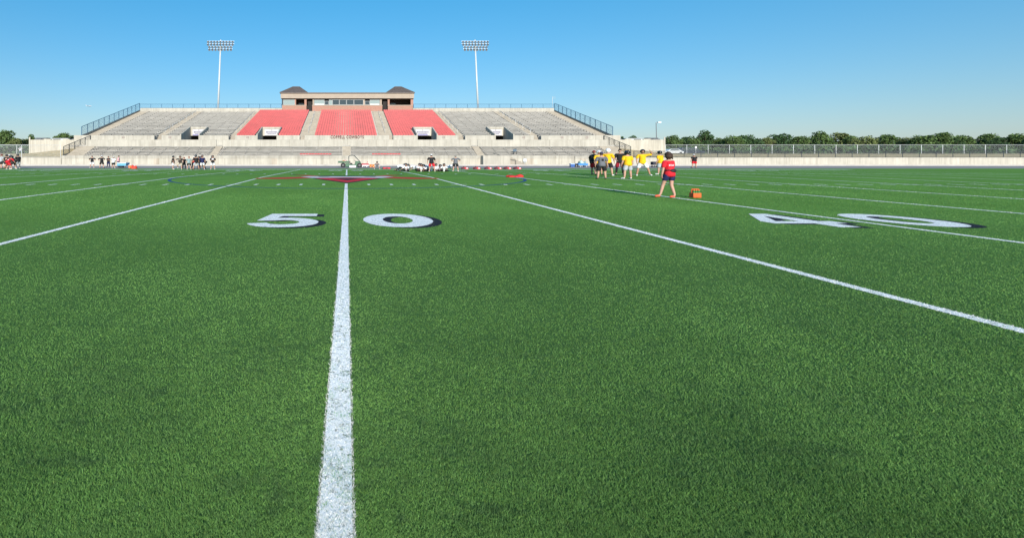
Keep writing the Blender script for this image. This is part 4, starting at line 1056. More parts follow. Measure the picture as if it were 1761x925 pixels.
# retaining walls either side, banks, wing walls
zlw = 1.63
for s, side in ((-1, 'left'), (1, 'right')):
    x0, x1 = (-168, -56.96) if s < 0 else (56.96, 188)
    t = thing('retaining_wall', (s*57, 98.5, 0), 'low pale concrete wall beside the track %s of the grandstand' % side, 'wall')
    mb = MB(); mb.box(x0, x1, 98.5, 98.75, -.1, zlw-.12); mb.build('wall_face', WALLC, t)
    mb = MB(); mb.box(x0, x1, 98.46, 98.79, zlw-.117, zlw); mb.build('coping', WALLU, t, bevel=.02)
    # sloping dry bank
    g = 10; mb = MB(); xs = np.linspace(56.9, 190, 60); yy = [98.8, 101, 103.5, 106, 109.3, 118, 135, 170, 240]
    vs = []
    for y in yy:
        for x in xs:
            rise = 2.05 if x > 71 else 2.05+1.55*(71-x)/14
            f = min(1, max(0, (y-98.8)/10.5)); f = f*f*(3-2*f)
            vs.append((s*x, y, zlw-.15+(rise-zlw+.55)*f+.05*math.sin(x*1.3+y)*f))
    nx = len(xs)
    mb.add(vs, [((j*nx+i), (j*nx+i+1), ((j+1)*nx+i+1), ((j+1)*nx+i))[::s] for j in range(len(yy)-1) for i in range(nx-1)])
    tag(mb.build('grass_bank', DRY, smooth=True), kind='structure')
    t = thing('ramp_wall', (s*64.5, 109.5, 2), 'pale concrete wing wall with a post at its outer end, %s of the grandstand' % side, 'wall')
    a, b = sorted((s*58.97, s*70.4)); mb = MB(); mb.box(a, b, 109.5, 109.85, .5, 5.55); mb.build('wall_face', WALLC, t)
    mb = MB(); mb.box(*sorted((s*70.15, s*70.45)), 109.42, 109.49, .5, 6.15); mb.box(*sorted((s*70.15, s*70.45)), 109.86, 120, 2.2, 5.55); mb.build('end_post', WALLU, t)
    for i in range(5): mb = MB(); xx = s*(60.2+2.1*i); mb.box(xx-.75, xx+.75, 109.55, 109.8, 5.553, 5.75); mb.build('coping', WALLU if i % 2 else mat('slate', (.12, .13, .14), .7), t)
    u = thing('rooftop_unit', (s*68.3, 111.5, 5.5), 'dark louvred unit above the outer end of the %s wing wall' % side, 'utility unit')
    mb = MB(); mb.box(*sorted((s*67.5, s*69.9)), 111, 112.4, 2.0, 6.05); mb.build('cabinet', mat('unit_grey', (.10, .11, .12), .6), u, bevel=.03)
    mb = MB()
    for i in range(6): mb.box(*sorted((s*67.6, s*69.8)), 110.93, 110.998, 5.45+.1*i, 5.5+.1*i)
    mb.build('louvre', mat('unit_slat', (.16, .17, .18), .6), u)
    u = thing('concession_stand', (s*65.3, 113, 4), 'low white flat-roofed kiosk behind the %s wing wall' % side, 'building')
    mb = MB(); mb.box(*sorted((s*63.9, s*67.4)), 113, 116, 2.2, 5.9); mb.build('wall', WHITEM, u, bevel=.03)
    mb = MB(); mb.box(*sorted((s*63.7, s*67.6)), 112.8, 116.2, 5.903, 6.02); mb.build('roof', GALV, u)
fence('chainlink_fence', [(57.2, 98.66, zlw), (188, 98.66, zlw)], 1.25, 40, 'low dark-posted fence standing on the right retaining wall', LINK_D, DKMET, .05)
fence('chainlink_fence', [(-57.2, 98.66, zlw), (-135, 98.66, zlw)], 2.45, 11, 'tall grey fence standing on the left retaining wall', chainlink('thin_chainlink', (.35, .36, .36), .10, .10), GALV, .045)
fence('chainlink_fence', [(-70.9, 112, 2.3), (-150, 112, 2.3)], 2.2, 21, 'grey chainlink fence before the trees at far left', LINK_G, GALV, .05)
fence('chainlink_fence', [(70.9, 118, 2.4), (188, 118, 2.4)], 2.25, 24, 'grey chainlink fence before the parked cars at right', LINK_G, GALV, .05)
person(35, 266.5, 252.2, 'hips', 190, 'white', 'jeans', 'person in white shirt and jeans beyond the fence at far left', ('cap', 'white'), 'white', legs='jeans', Y=114.5, ground=2.3)

# ================================================================== LIGHT TOWERS, LAMP, MAST, PLANE
def light_tower(xb, xt, label):
    Yt = 146.0; kk = Yt/F
    bx = (xb-XV)*kk; tx = (xt-XV)*kk; zt = H-(86.5-EY)*kk; ztop = H-(69.5-EY)*kk
    slope = (tx-bx)/(zt-(H-(187-EY)*kk))
    z0 = 14.7
    root = thing('light_tower', (bx-slope*2, Yt, z0), label, 'floodlight tower', 'floodlight towers behind the grandstand')
    p0 = Vector((bx-slope*2, Yt, z0)); p1 = Vector((tx, Yt, zt)); dirv = (p1-p0).normalized(); p2 = p1+dirv*(ztop-zt+.1)
    mb = MB(); mb.tube(p0, p1, .30, 16, .2); mb.tube(p1, p2, .16, 12); mb.build('pole', mat('pole_white', (.52, .55, .55), .4, .04, .5), root, True)
    lamp = None
    for r in range(4):
        f = (r+.35)/4; c = p1.lerp(p2, f+.02); n_ = 9 if r >= 2 else 8; half = (23.5 if r >= 2 else 21)*kk
        mb = MB(); mb.box(c.x-half, c.x+half, c.y-.08, c.y+.08, c.z-.05, c.z+.05); mb.build('crossarm', GALV, root)
        for i in range(n_):
            x = c.x-half+(2*half)*(i+.5)/n_
            if lamp is None:
                b = MB(); b.tube((0, .1, .0), (0, -.22, -.03), .16, 12, .30); b.tube((0, -.221, -.03), (0, -.25, -.033), .30, 12, .29, mi=1); b.box(-.05, .05, -.05, .12, -.12, .25); b.box(-.26, .26, -.45, -.2, .24, .28)
                lamp = b.mesh('floodlight', [mat('floodlight_shell', (.16, .17, .18), .5, metal=.2), LENS])
            o = link('floodlight', lamp, root); o.location = Vector((x, c.y-.18, c.z-.28))-root.location
            o.rotation_euler = (R(25), 0, R(8*(i-n_/2)/n_)); 
            o.scale = (1.15, 1.15, 1.05)
    return root
light_tower(375.2, 379, 'tall white floodlight tower behind the left grey benches')
light_tower(822, 817.6, 'tall white floodlight tower behind the right grey benches')
b = P(1129.8, 240, 175); root = thing('street_lamp', (b.x, 175, 2.5), 'grey car park lamp post with one square head beyond the right wing wall', 'street lamp')
t = P(1128.3, 211.5, 175)
mb = MB(); mb.tube((b.x, 175, 2.3), t, .16, 10, .11); mb.build('pole', mat('lamp_grey', (.14, .15, .16), .5), root)
mb = MB(); mb.tube(t, t+Vector((.9, 0, .1)), .07, 8); mb.build('arm', GALV, root)
mb = MB(); mb.box(t.x+.45, t.x+1.6, 174.5, 175.5, t.z-.05, t.z+.35); mb.build('lamp_head', WHITEM, root, bevel=.05)
b = P(950.3, 186, 140.4); root = thing('antenna_mast', (b.x, 140.45, 15.6), 'thin antenna mast at the right end of the top fence', 'antenna')
mb = MB(); mb.tube((b.x, 140.45, 15.6), (b.x, 140.45, 18.9), .05, 8); mb.build('pole', GALV, root)
mb = MB()
for z in (18.3, 18.6, 18.85): mb.tube((b.x-.1, 140.45, z), (b.x+.9, 140.45, z), .02, 6)
mb.build('crossbar', GALV, root)
PLANEM = mat('plane_grey_white', (.50, .54, .58), .5, .03, .2)
c = P(153, 182.6, 2100); root = thing('airplane', c, 'small white airliner flying low in the sky at left', 'airplane')
mb = MB(); mb.tube(c+Vector((-9.5,0,0)), c+Vector((9,0,0)), 1.5, 12); mb.tube(c+Vector((9,0,0)), c+Vector((12,0,-.3)), 1.5, 12, .4); mb.tube(c+Vector((-9.5,0,0)), c+Vector((-14,0,.8)), 1.5, 12, .4); mb.build('fuselage', PLANEM, root, True)
mb = MB()
for s in (-1, 1): mb.add([c+Vector((3,s*1,-.6)), c+Vector((-2,s*1,-.6)), c+Vector((-6,s*13,.6)), c+Vector((-4.5,s*13,.6)), c+Vector((3,s*1,-.2)), c+Vector((-2,s*1,-.2)), c+Vector((-6,s*13,.8)), c+Vector((-4.5,s*13,.8))], [(0,1,2,3),(7,6,5,4),(0,4,5,1),(1,5,6,2),(2,6,7,3),(3,7,4,0)])
mb.build('wing', PLANEM, root)
mb = MB(); mb.prism_y([(c.x-9.5, c.z+1.2), (c.x-12, c.z+1.0), (c.x-14.5, c.z+5.5), (c.x-12.8, c.z+5.5)], c.y-.2, c.y+.2); mb.build('tail_fin', PLANEM, root)
for s in (-1, 1): mb = MB(); mb.tube(c+Vector((0,s*4.5,-1.6)), c+Vector((3.2,s*4.5,-1.6)), .85, 10); mb.build('engine', mat('engine_grey', (.2,.22,.24), .5), root)

# ================================================================== VEHICLES, GEAR
def wheel(parent, x, y, z, r, w=.18, m=None):
    mb = MB(); mb.tube((x, y-w/2, z), (x, y+w/2, z), r, 16); o = mb.build('wheel', mat('rubber', (.02,.02,.02), .85), parent)
    mb = MB(); mb.tube((x, y-w/2-.012, z), (x, y-w/2-.002, z), r*.5, 12); mb.build('rim', m or mat('rim_dark', (.10,.10,.10), .5), o)
def car(px, Y, g, length, hgt, body, label, facing=1, suv=False):
    x = (px-XV)*Y/F; root = thing('parked_car', (x, Y, g), label, 'car', 'cars parked beyond the fences')
    L2 = length/2; f = facing
    prof = [(-L2, .35), (-L2, .85), (-L2*.93, .95), (-L2*.62, 1.0), (-L2*.36, hgt), (L2*.42, hgt), (L2*.72, .98), (L2*.97, .92), (L2, .8), (L2, .35)] if not suv else [(-L2, .4), (-L2, .95), (-L2*.55, 1.08), (-L2*.36, hgt), (L2*.9, hgt), (L2*.98, 1.0), (L2, .4)]
    mb = MB(); mb.prism_y([(x+f*a, g+b) for a, b in prof], Y-.95, Y+.95); mb.build('body', body, root, bevel=.06)
    mb = MB(); wv = [(-L2*.5, 1.04), (-L2*.34, hgt-.09), (L2*(.38 if not suv else .84), hgt-.09), (L2*(.6 if not suv else .9), 1.04)]
    mb.prism_y([(x+f*a, g+b) for a, b in wv], Y-.97, Y-.945); mb.build('window', GLASS, root)
    for s in (-.62, .62):
        for sy in (-.85, .85): wheel(root, x+s*L2, Y+sy, g+.36, .36, .24)
    for sy in (-.6, .6): mb = MB(); mb.box(x-f*L2-.03, x-f*L2+.03, Y+sy-.2, Y+sy+.2, g+.68, g+.82); mb.build('headlight', LENS, root)
gp = 2.45
car(1156, 133, gp, 5.4, 1.45, mat('car_white', (.75,.77,.78), .25, .03, 1, spec=.6), 'white car parked beyond the right chainlink fence, nearest the wing wall', 1)
car(1188, 136, gp, 6.6, 1.85, mat('car_navy', (.02,.03,.06), .25, .05, 1, spec=.6), 'dark navy sport utility vehicle parked right of the white car', -1, True)
car(47, 150, 2.3, 4.6, 1.35, mat('car_silver', (.62,.65,.67), .25, .03, 1, spec=.6), 'pale silver car parked beyond the fence at far left', 1)
s_ = thing('parking_sign', P(1196.5, 265, 130), 'small white sign on a post among the parked cars', 'sign'); v = s_.location
mb = MB(); mb.tube((v.x, 130, gp), (v.x, 130, gp+2.1), .04, 6); mb.build('post', GALV, s_)
mb = MB(); mb.box(v.x-.22, v.x+.22, 129.93, 129.96, gp+1.6, gp+2.1); mb.build('panel', WHITEM, s_)

# utility vehicle on the track
YUV = 80.; kv = YUV/F; g0 = -.0125
def vx(px): return (px-XV)*kv
def vz(py): return H-(py-EY)*kv
GREEN = mat('vehicle_green', (.018, .095, .04), .4, .1, 2, spec=.5)
uv = thing('utility_vehicle', (vx(602), YUV, g0), 'green utility vehicle with roll bar and open cargo bed on the track', 'utility vehicle')
mb = MB(); mb.box(vx(581.5), vx(600), YUV-.8, YUV+.8, vz(280.4), vz(279.2)); mb.box(vx(581.5), vx(600), YUV-.85, YUV-.79, vz(279.2)+.002, vz(277.2)); mb.box(vx(581.5), vx(600), YUV+.79, YUV+.85, vz(279.2)+.002, vz(277.2)); mb.box(vx(581.5), vx(582.3), YUV-.78, YUV+.78, vz(279.2)+.002, vz(277.2)); mb.build('cargo_bed', GREEN, uv, bevel=.02)
mb = MB(); mb.prism_y([(vx(594), vz(287)), (vx(594), vz(281)), (vx(601), vz(281)), (vx(602), vz(283)), (vx(610), vz(283)), (vx(611.5), vz(277)), (vx(617), vz(277.5)), (vx(620.5), vz(280)), (vx(621), vz(285)), (vx(617), vz(285)), (vx(613), vz(287.3))], YUV-.8, YUV+.8); mb.build('body', GREEN, uv, bevel=.04)
mb = MB(); mb.prism_y([(vx(601), vz(288)), (vx(601), vz(284.6)), (vx(611.4), vz(284.6)), (vx(612), vz(288))], YUV-.83, YUV-.803); mb.build('side_panel', WHITEM, uv)
mb = MB(); mb.box(vx(602), vx(606), YUV-.6, YUV+.6, vz(283)+.002, vz(280.5)); mb.box(vx(601), vx(602.4), YUV-.6, YUV+.6, vz(281)+.002, vz(277)); mb.build('seat', BLACK, uv, bevel=.04)
mb = MB()
for sy in (-.72, .72):
    pts = [(vx(600), vz(281)), (vx(599.7), vz(269.3)), (vx(602.5), vz(267.6)), (vx(609), vz(267.6)), (vx(620), vz(279.5))]
    for p, q in zip(pts, pts[1:]): mb.tube((p[0], YUV+sy, p[1]), (q[0], YUV+sy, q[1]), .05, 8)
for p in pts[1:4]: mb.tube((p[0], YUV-.72, p[1]), (p[0], YUV+.72, p[1]), .045, 8)
mb.build('roll_bar', DKMET, uv)
mb = MB(); mb.tube((vx(611), YUV-.35, vz(277)), (vx(608.5), YUV-.35, vz(275.6)), .03, 6); mb.tube((vx(608.6), YUV-.55, vz(275.5)), (vx(608.6), YUV-.15, vz(275.5)), .03, 6); mb.build('steering_wheel', BLACK, uv)
for x in (590, 618):
    for sy in (-.75, .75): wheel(uv, vx(x), YUV+sy, g0+.38, .38, .28)
cb = thing('equipment_bag', (vx(592.3), YUV, vz(279.1)), 'orange and pink bag lying in the bed of the green utility vehicle', 'bag')
mb = MB(); mb.ell((vx(591), YUV-.1, vz(278.2)), (.28, .4, .22), 12, 8); mb.build('bag_body', mat('bag_orange', (.55,.25,.08), .7), cb, True)
mb = MB(); mb.ell((vx(594), YUV-.1, vz(277.6)), (.2, .35, .28), 12, 8); mb.build('pouch', mat('bag_pink', (.6,.35,.33), .7), cb, True)
wg = thing('wagon', (vx(627), YUV+.3, g0), 'red flatbed wagon hitched behind the green vehicle', 'wagon')
mb = MB(); mb.box(vx(621.8), vx(634), YUV-.4, YUV+.9, vz(284), vz(281.4)); mb.build('bed', mat('wagon_red', (.38,.04,.06), .5), wg, bevel=.04)
mb = MB(); mb.box(vx(622.5), vx(633), YUV-.42, YUV-.403, vz(286), vz(284)); mb.build('skirt', WHITEM, wg)
mb = MB(); mb.tube((vx(631), YUV, vz(281.4)), (vx(632), YUV, vz(278)), .03, 6); mb.tube((vx(631.2), YUV-.2, vz(278)), (vx(632.4), YUV+.2, vz(278)), .03, 6); mb.build('handle', REDCLOTH, wg)
for x in (623.5, 630.5):
    for sy in (-.3, .8): wheel(wg, vx(x), YUV+sy, g0+.22, .22, .14, WHITEM)
def cooler(px, py, h, m, lab, group=None, lid=None, wpx=4.2):
    Y = gY(py); x = (px-XV)*Y/F; g = zg(Y); r = wpx/2*Y/F
    c = thing('drink_cooler', (x, Y, g), lab, 'cooler', group)
    b = MB(); b.tube((x, Y, g), (x, Y, g+h*.85), r*.92, 18, r); b.build('barrel', m, c, True)
    b = MB(); b.tube((x, Y, g+h*.853), (x, Y, g+h*.97), r*1.04, 18); b.tube((x, Y, g+h*.971), (x, Y, g+h), r*.4, 12); b.build('lid', lid or WHITEM, c)
    b = MB(); b.box(x-.04, x+.04, Y-r-.08, Y-r*.9, g+h*.12, g+h*.22); b.build('spigot', WHITEM, c)
    for s in (-1, 1): b = MB(); b.box(x+s*r*1.02-.03, x+s*r*1.02+.03, Y-.08, Y+.08, g+h*.55, g+h*.65); b.build('handle', WHITEM, c)
OR = mat('cooler_orange', (.62, .20, .03), .5, .08, 3)
cooler(637.5, 288.1, .50, OR, 'orange round drink cooler left of its twin by the wagon', 'orange coolers by the wagon', OR)
cooler(642, 288.2, .50, OR, 'orange round drink cooler with wire rack, nearest the squatting player', 'orange coolers by the wagon', OR)
# wire rack over the coolers
v0 = gY(287.2); rk = thing('bottle_rack', ((640-XV)*v0/F, v0, g0), 'thin wire rack standing behind the orange coolers', 'rack')
mb = MB()
for x in (637.5, 639.8, 642): xx = (x-XV)*v0/F; mb.tube((xx, v0, g0), (xx, v0, g0+1.05), .02, 6)
mb.build('upright', GALV, rk); mb = MB()
for z in (.6, 1.05): mb.tube(((637.5-XV)*v0/F, v0, z), ((642-XV)*v0/F, v0, z), .02, 6)
mb.build('crossbar', GALV, rk)
def lumpy(name, c, r, m, label, cat, seed=0, group=None):
    bm = bmesh.new(); bmesh.ops.create_icosphere(bm, subdivisions=4, radius=1); rr = random.Random(seed)
    ph = [rr.uniform(0, 6) for _ in range(6)]
    for v in bm.verts:
        q = v.co; d = 1+.16*math.sin(3*q.x+ph[0])*math.cos(4*q.y+ph[1])+.1*math.sin(7*q.x+ph[2]+3*q.z)+.06*math.sin(11*q.y+ph[3]+5*q.x)
        v.co = Vector((q.x*r[0]*d, q.y*r[1]*d, max(-.0, q.z)*r[2]*d*(1+.35*math.sin(4*q.x+ph[4])) ))
    me = bpy.data.meshes.new(name); bm.to_mesh(me); bm.free(); me.materials.append(m)
    for p in me.polygons: p.use_smooth = True
    o = link(name, me); o.location = c
    return tag(o, label, cat, group)
Yh = gY(304.8); lumpy('mesh_bag', ((885-XV)*Yh/F, Yh, zg(Yh)), (.58, .4, .17), mat('bag_red', (.58,.03,.03), .7), 'crumpled red bag lying on the turf beside the blue circle', 'bag', 2)
Yh = gY(290.4); o = lumpy('mesh_bag', ((231-XV)*Yh/F, Yh, zg(Yh)), (.42, .4, .5), mat('bag_red2', (.62,.06,.04), .7), 'red bag on the sideline right of the orange drum cooler', 'bag', 5)
cooler(223.8, 289.6, .52, mat('cooler_orange2', (.68, .16, .03), .5, .08, 3), 'orange drum cooler beside the blue table on the left sideline', wpx=6)
# red flat pad near squatting player and six blocking dummies
def pad(px, py, wpx, lab, ang=0, group=None, dark=True, Lh=1.1, proto=[None]):
    Y = gY(py); x = (px-XV)*Y/F; g = zg(Y); r = wpx*Y/F/2
    t = thing('blocking_pad', (x, Y, g), lab, 'pad', group)
    b = MB(); n_ = 14
    for i in range(1):
        prof = [(-r, .02), (-r*1.0, r*.35), (-r*.8, r*.62), (-r*.3, r*.78), (r*.3, r*.78), (r*.8, r*.62), (r, r*.35), (r, .02)]
        b.prism_y([(x+a, g+z) for a, z in prof], Y, Y+Lh)
    b.build('cover', REDCLOTH, t, bevel=.04)
    b = MB(); b.box(x-r*1.03, x-r*.25, Y-.03, Y-.003, g+.03, g+r*.6); b.build('end_cap', mat('pad_dark', (.10,.03,.03), .7), t)
    b = MB(); b.box(x+r*.2, x+r*.7, Y-.034, Y-.004, g+.12, g+r*.55); b.build('patch', WHITEM, t)
    b = MB(); b.tube((x-r*.3, Y+.3, g+r*.78), (x-r*.3, Y+.75, g+r*.78+.06), .03, 6); b.build('handle', BLACK, t)
pl = ['red blocking pad nearest the coach with hands on hips', 'second red blocking pad right of the coach in grey', 'third red blocking pad in the sideline row', 'fourth red blocking pad in the sideline row', 'fifth red blocking pad in the sideline row', 'red blocking pad at right end of the sideline row']
for i, x in enumerate((800.8, 821.5, 841.2, 858, 874.6, 891.7)): pad(x, 291.6, 10.2, pl[i], group='red blocking pads along the sideline')
Yp = gY(290.8); t = thing('flat_pad', ((665-XV)*Yp/F, Yp, zg(Yp)), 'flat bright red pad lying on the sideline left of the stretching row', 'pad'); v = t.location
mb = MB(); mb.box(v.x-.52, v.x+.52, Yp-.1, Yp+1.3, v.z+.01, v.z+.2); mb.build('cover', mat('pad_bright', (.68,.03,.07), .5), t, bevel=.06)
mb = MB(); mb.box(v.x-.2, v.x+.2, Yp-.125, Yp-.104, v.z+.06, v.z+.13); mb.build('handle', BLACK, t)
# blue table / cart on left sideline
Yt = gY(288.6); kt = Yt/F
tb = thing('equipment_table', ((212-XV)*kt, Yt, zg(Yt)), 'blue draped equipment table with white top on the left sideline', 'table')
def tx(px): return (px-XV)*kt
def tz(py): return H-(py-EY)*kt
mb = MB(); mb.box(tx(204.5), tx(220), Yt-.7, Yt+.7, tz(281.2), tz(279.6)); mb.build('table_top', mat('table_pale', (.62,.72,.76), .5), tb, bevel=.03)
mb = MB(); mb.box(tx(204.8), tx(219.6), Yt-.66, Yt-.62, tz(285.2), tz(281.2)); mb.box(tx(219.2), tx(219.7), Yt-.61, Yt+.66, tz(285.2), tz(281.2)); mb.build('cloth_skirt', mat('table_blue', (.12,.36,.52), .7), tb)
for x in (206, 218.5):
    for sy in (-.5, .5): mb = MB(); mb.tube((tx(x), Yt+sy, zg(Yt)), (tx(x), Yt+sy, tz(281.2)), .04, 8); mb.build('leg', BLACK, tb)
mb = MB(); mb.box(tx(206), tx(212), Yt-.3, Yt+.4, zg(Yt)+.01, zg(Yt)+.36)
o = mb.build('storage_bin', BLACK, None, bevel=.03); tag(o, 'black storage bin on the ground under the blue table', 'bin')
# blue cooler, pole and wagon at right
Yc = gY(287.4); kc = Yc/F
def cx(px): return (px-XV)*kc
def cz(py): return H-(py-EY)*kc
ic = thing('ice_chest', (cx(984), Yc, zg(Yc)), 'blue box cooler left of the thin black pole', 'cooler')
mb = MB(); mb.box(cx(980.5), cx(987.2), Yc-.3, Yc+.3, zg(Yc), cz(283)); mb.build('chest', mat('chest_blue', (.03,.10,.32), .5), ic, bevel=.03)
mb = MB(); mb.box(cx(980.2), cx(987.5), Yc-.33, Yc+.33, cz(283)+.003, cz(281.5)); mb.build('lid', mat('lid_lightblue', (.35,.48,.66), .5), ic, bevel=.03)
for s in (980.2, 987.4): mb = MB(); mb.box(cx(s)-.03, cx(s)+.03, Yc-.15, Yc+.15, cz(284.6), cz(284)); mb.build('handle', WHITEM, ic)
mp_ = thing('camera_pole', (cx(988.6), Yc, zg(Yc)), 'thin black pole with a short top arm standing beside the blue cooler', 'pole')
mb = MB(); mb.tube((cx(988.8), Yc, zg(Yc)), (cx(988.4), Yc, cz(268.6)), .035, 8); mb.build('pole', BLACK, mp_)
mb = MB(); mb.tube((cx(988.4), Yc, cz(268.8)), (cx(1004.5), Yc, cz(268.9)), .02, 8); mb.build('arm', DKMET, mp_)
mb = MB(); mb.box(cx(988), cx(990), Yc-.2, Yc+.2, zg(Yc), cz(281.5)); mb.build('base_box', BLACK, mp_, bevel=.02)
bw = thing('wagon', (cx(1001), Yc, zg(Yc)), 'blue sideline wagon heaped with pale green gear near the right group', 'wagon')
mb = MB(); mb.prism_y([(cx(993), cz(284.5)), (cx(992), cz(282)), (cx(994), cz(281.3)), (cx(1008), cz(281.3)), (cx(1010), cz(282.2)), (cx(1008), cz(285))], Yc-.5, Yc+.5); mb.build('bed', mat('wagon_blue', (.05,.22,.55), .45), bw, bevel=.04)
for x in (995.8, 1006.2):
    for sy in (-.45, .45): wheel(bw, cx(x), Yc+sy, zg(Yc)+.14, .14, .1, WHITEM)
for i, (x, y, rx, rz, c) in enumerate(((997, 280.2, .3, .2, (.16,.26,.25)), (1000.5, 279, .36, .3, (.45,.6,.55)), (1004.5, 280, .3, .22, (.2,.33,.35)))):
    lumpy('equipment_bag', (cx(x), Yc, cz(281.2)), (rx, .32, rz*1.4), mat('gear_%d' % i, c, .7), ['dark green gear bag at the left of the blue wagon load', 'pale mint gear bag on top of the blue wagon load', 'teal gear bag at the right of the blue wagon load'][i], 'bag', i, 'gear heaped on the blue wagon')
# dark equipment cart by the woman
Yd = gY(287.9); kd = Yd/F
dc = thing('equipment_cart', ((1128-XV)*kd, Yd, zg(Yd)), 'dark equipment cart with pale handle on the track left of the woman', 'cart')
def dx(px): return (px-XV)*kd
def dz(py): return H-(py-EY)*kd
mb = MB(); mb.box(dx(1121), dx(1129.5), Yd-.4, Yd+.4, dz(284), dz(278.2)); mb.build('box', mat('cart_dark', (.03,.03,.045), .6), dc, bevel=.04)
mb = MB(); mb.box(dx(1129.6), dx(1135), Yd-.4, Yd+.4, dz(284), dz(280)); mb.build('shelf', mat('cart_navy', (.03,.04,.09), .6), dc, bevel=.03)
mb = MB(); mb.tube((dx(1129.8), Yd-.42, dz(286)), (dx(1128.5), Yd-.42, dz(276.5)), .03, 6); mb.build('handle', WHITEM, dc)
for x in (1123.5, 1132): 
    for sy in (-.35, .35): wheel(dc, dx(x), Yd+sy, zg(Yd)+.15, .15, .1)
# orange bottle carrier at right
Yo = gY(340.2); ko = Yo/F; xo = (1195.5-XV)*ko; go = zg(Yo)+.012
oc = thing('bottle_carrier', (xo, Yo, go), 'orange bottle carrier crate on the yard line behind the woman', 'crate')
ORC = mat('crate_orange', (.72, .12, .03), .5, .06, 4); w2, d2 = .145, .12
mb = MB(); mb.box(xo-w2, xo+w2, Yo-d2, Yo+d2, go, go+.03); mb.box(xo-w2, xo+w2, Yo-d2, Yo-d2+.02, go+.032, go+.17); mb.box(xo-w2, xo+w2, Yo+d2-.02, Yo+d2, go+.032, go+.17); mb.box(xo-w2, xo-w2+.02, Yo-d2+.022, Yo+d2-.022, go+.032, go+.17); mb.box(xo+w2-.02, xo+w2, Yo-d2+.022, Yo+d2-.022, go+.032, go+.17); mb.build('crate_body', ORC, oc, bevel=.006)
mb = MB(); mb.tube((xo-w2+.01, Yo, go+.1), (xo-w2+.02, Yo, go+.31), .011, 8); mb.tube((xo+w2-.01, Yo, go+.1), (xo+w2-.02, Yo, go+.31), .011, 8); mb.tube((xo-w2+.02, Yo, go+.31), (xo+w2-.02, Yo, go+.31), .014, 8); mb.build('handle', ORC, oc)
BG = mat('bottle_green', (.03, .22, .06), .4, .08, 4)
bl_ = [('front left', -.085, -.06), ('front middle', .0, -.06), ('front right', .09, -.06), ('back left', -.085, .06), ('back middle', .0, .06), ('back right', .09, .06)]
for i, (nm, ax, ay) in enumerate(bl_):
    bt = thing('sports_bottle', (xo+ax, Yo+ay, go+.031), 'green squeeze bottle with orange cap, %s in the orange carrier' % nm, 'bottle', 'bottles in the orange carrier')
    c = bt.location; b = MB(); b.tube(c, c+Vector((0,0,.2)), .036, 12); b.tube(c+Vector((0,0,.2)), c+Vector((0,0,.225)), .036, 12, .028); b.build('flask', BG, bt, True)
    b = MB(); b.tube(c+Vector((0,0,.226)), c+Vector((0,0,.25)), .034, 12); b.tube(c+Vector((0,0,.251)), c+Vector((0,0,.29)), .012, 8, .008); b.build('cap', ORC, bt)
# electrical box on the front wall
eb = thing('electrical_box', P(902, 277, 98.4), 'pale metal electrical box with conduit on the front wall right of the stairs', 'electrical box'); v = eb.location
mb = MB(); mb.box(v.x-.32, v.x+.32, 98.15, 98.44, .75, 1.38); mb.build('cabinet', GALV, eb, bevel=.02)
mb = MB(); mb.tube((v.x, 98.35, .22), (v.x, 98.35, .748), .05, 8); mb.build('conduit', GALV, eb)

# ================================================================== TREES
def leaf_mat(name, c):
    m, nt, b = nodes(name); L = nt.links.new
    tc = nt.nodes.new('ShaderNodeTexCoord'); q = nt.nodes.new('ShaderNodeTexNoise'); q.inputs['Scale'].default_value = .45; q.inputs['Detail'].default_value = 4
    L(tc.outputs['Object'], q.inputs['Vector'])
    oi = nt.nodes.new('ShaderNodeNewGeometry')
    ad = nt.nodes.new('ShaderNodeMath'); ad.operation = 'MULTIPLY_ADD'; ad.inputs[1].default_value = .5; L(oi.outputs['Random Per Island'], ad.inputs[0]); L(q.outputs['Fac'], ad.inputs[2])
    r = nt.nodes.new('ShaderNodeValToRGB'); r.color_ramp.elements[0].position = .35; r.color_ramp.elements[1].position = 1.0
    r.color_ramp.elements[0].color = col4([x*.55 for x in c]); r.color_ramp.elements[1].color = col4([x*1.5 for x in c])
    L(ad.outputs[0], r.inputs['Fac']); L(r.outputs['Color'], b.inputs['Base Color']); b.inputs['Roughness'].default_value = .6; b.inputs['Specular IOR Level'].default_value = .2
    return m
LEAF = [leaf_mat('leaf_mid', (.075, .12, .035)), leaf_mat('leaf_dark', (.045, .085, .03)), leaf_mat('leaf_olive', (.11, .135, .045))]
BARK = mat('bark', (.10, .075, .055), .9, .3, 6)
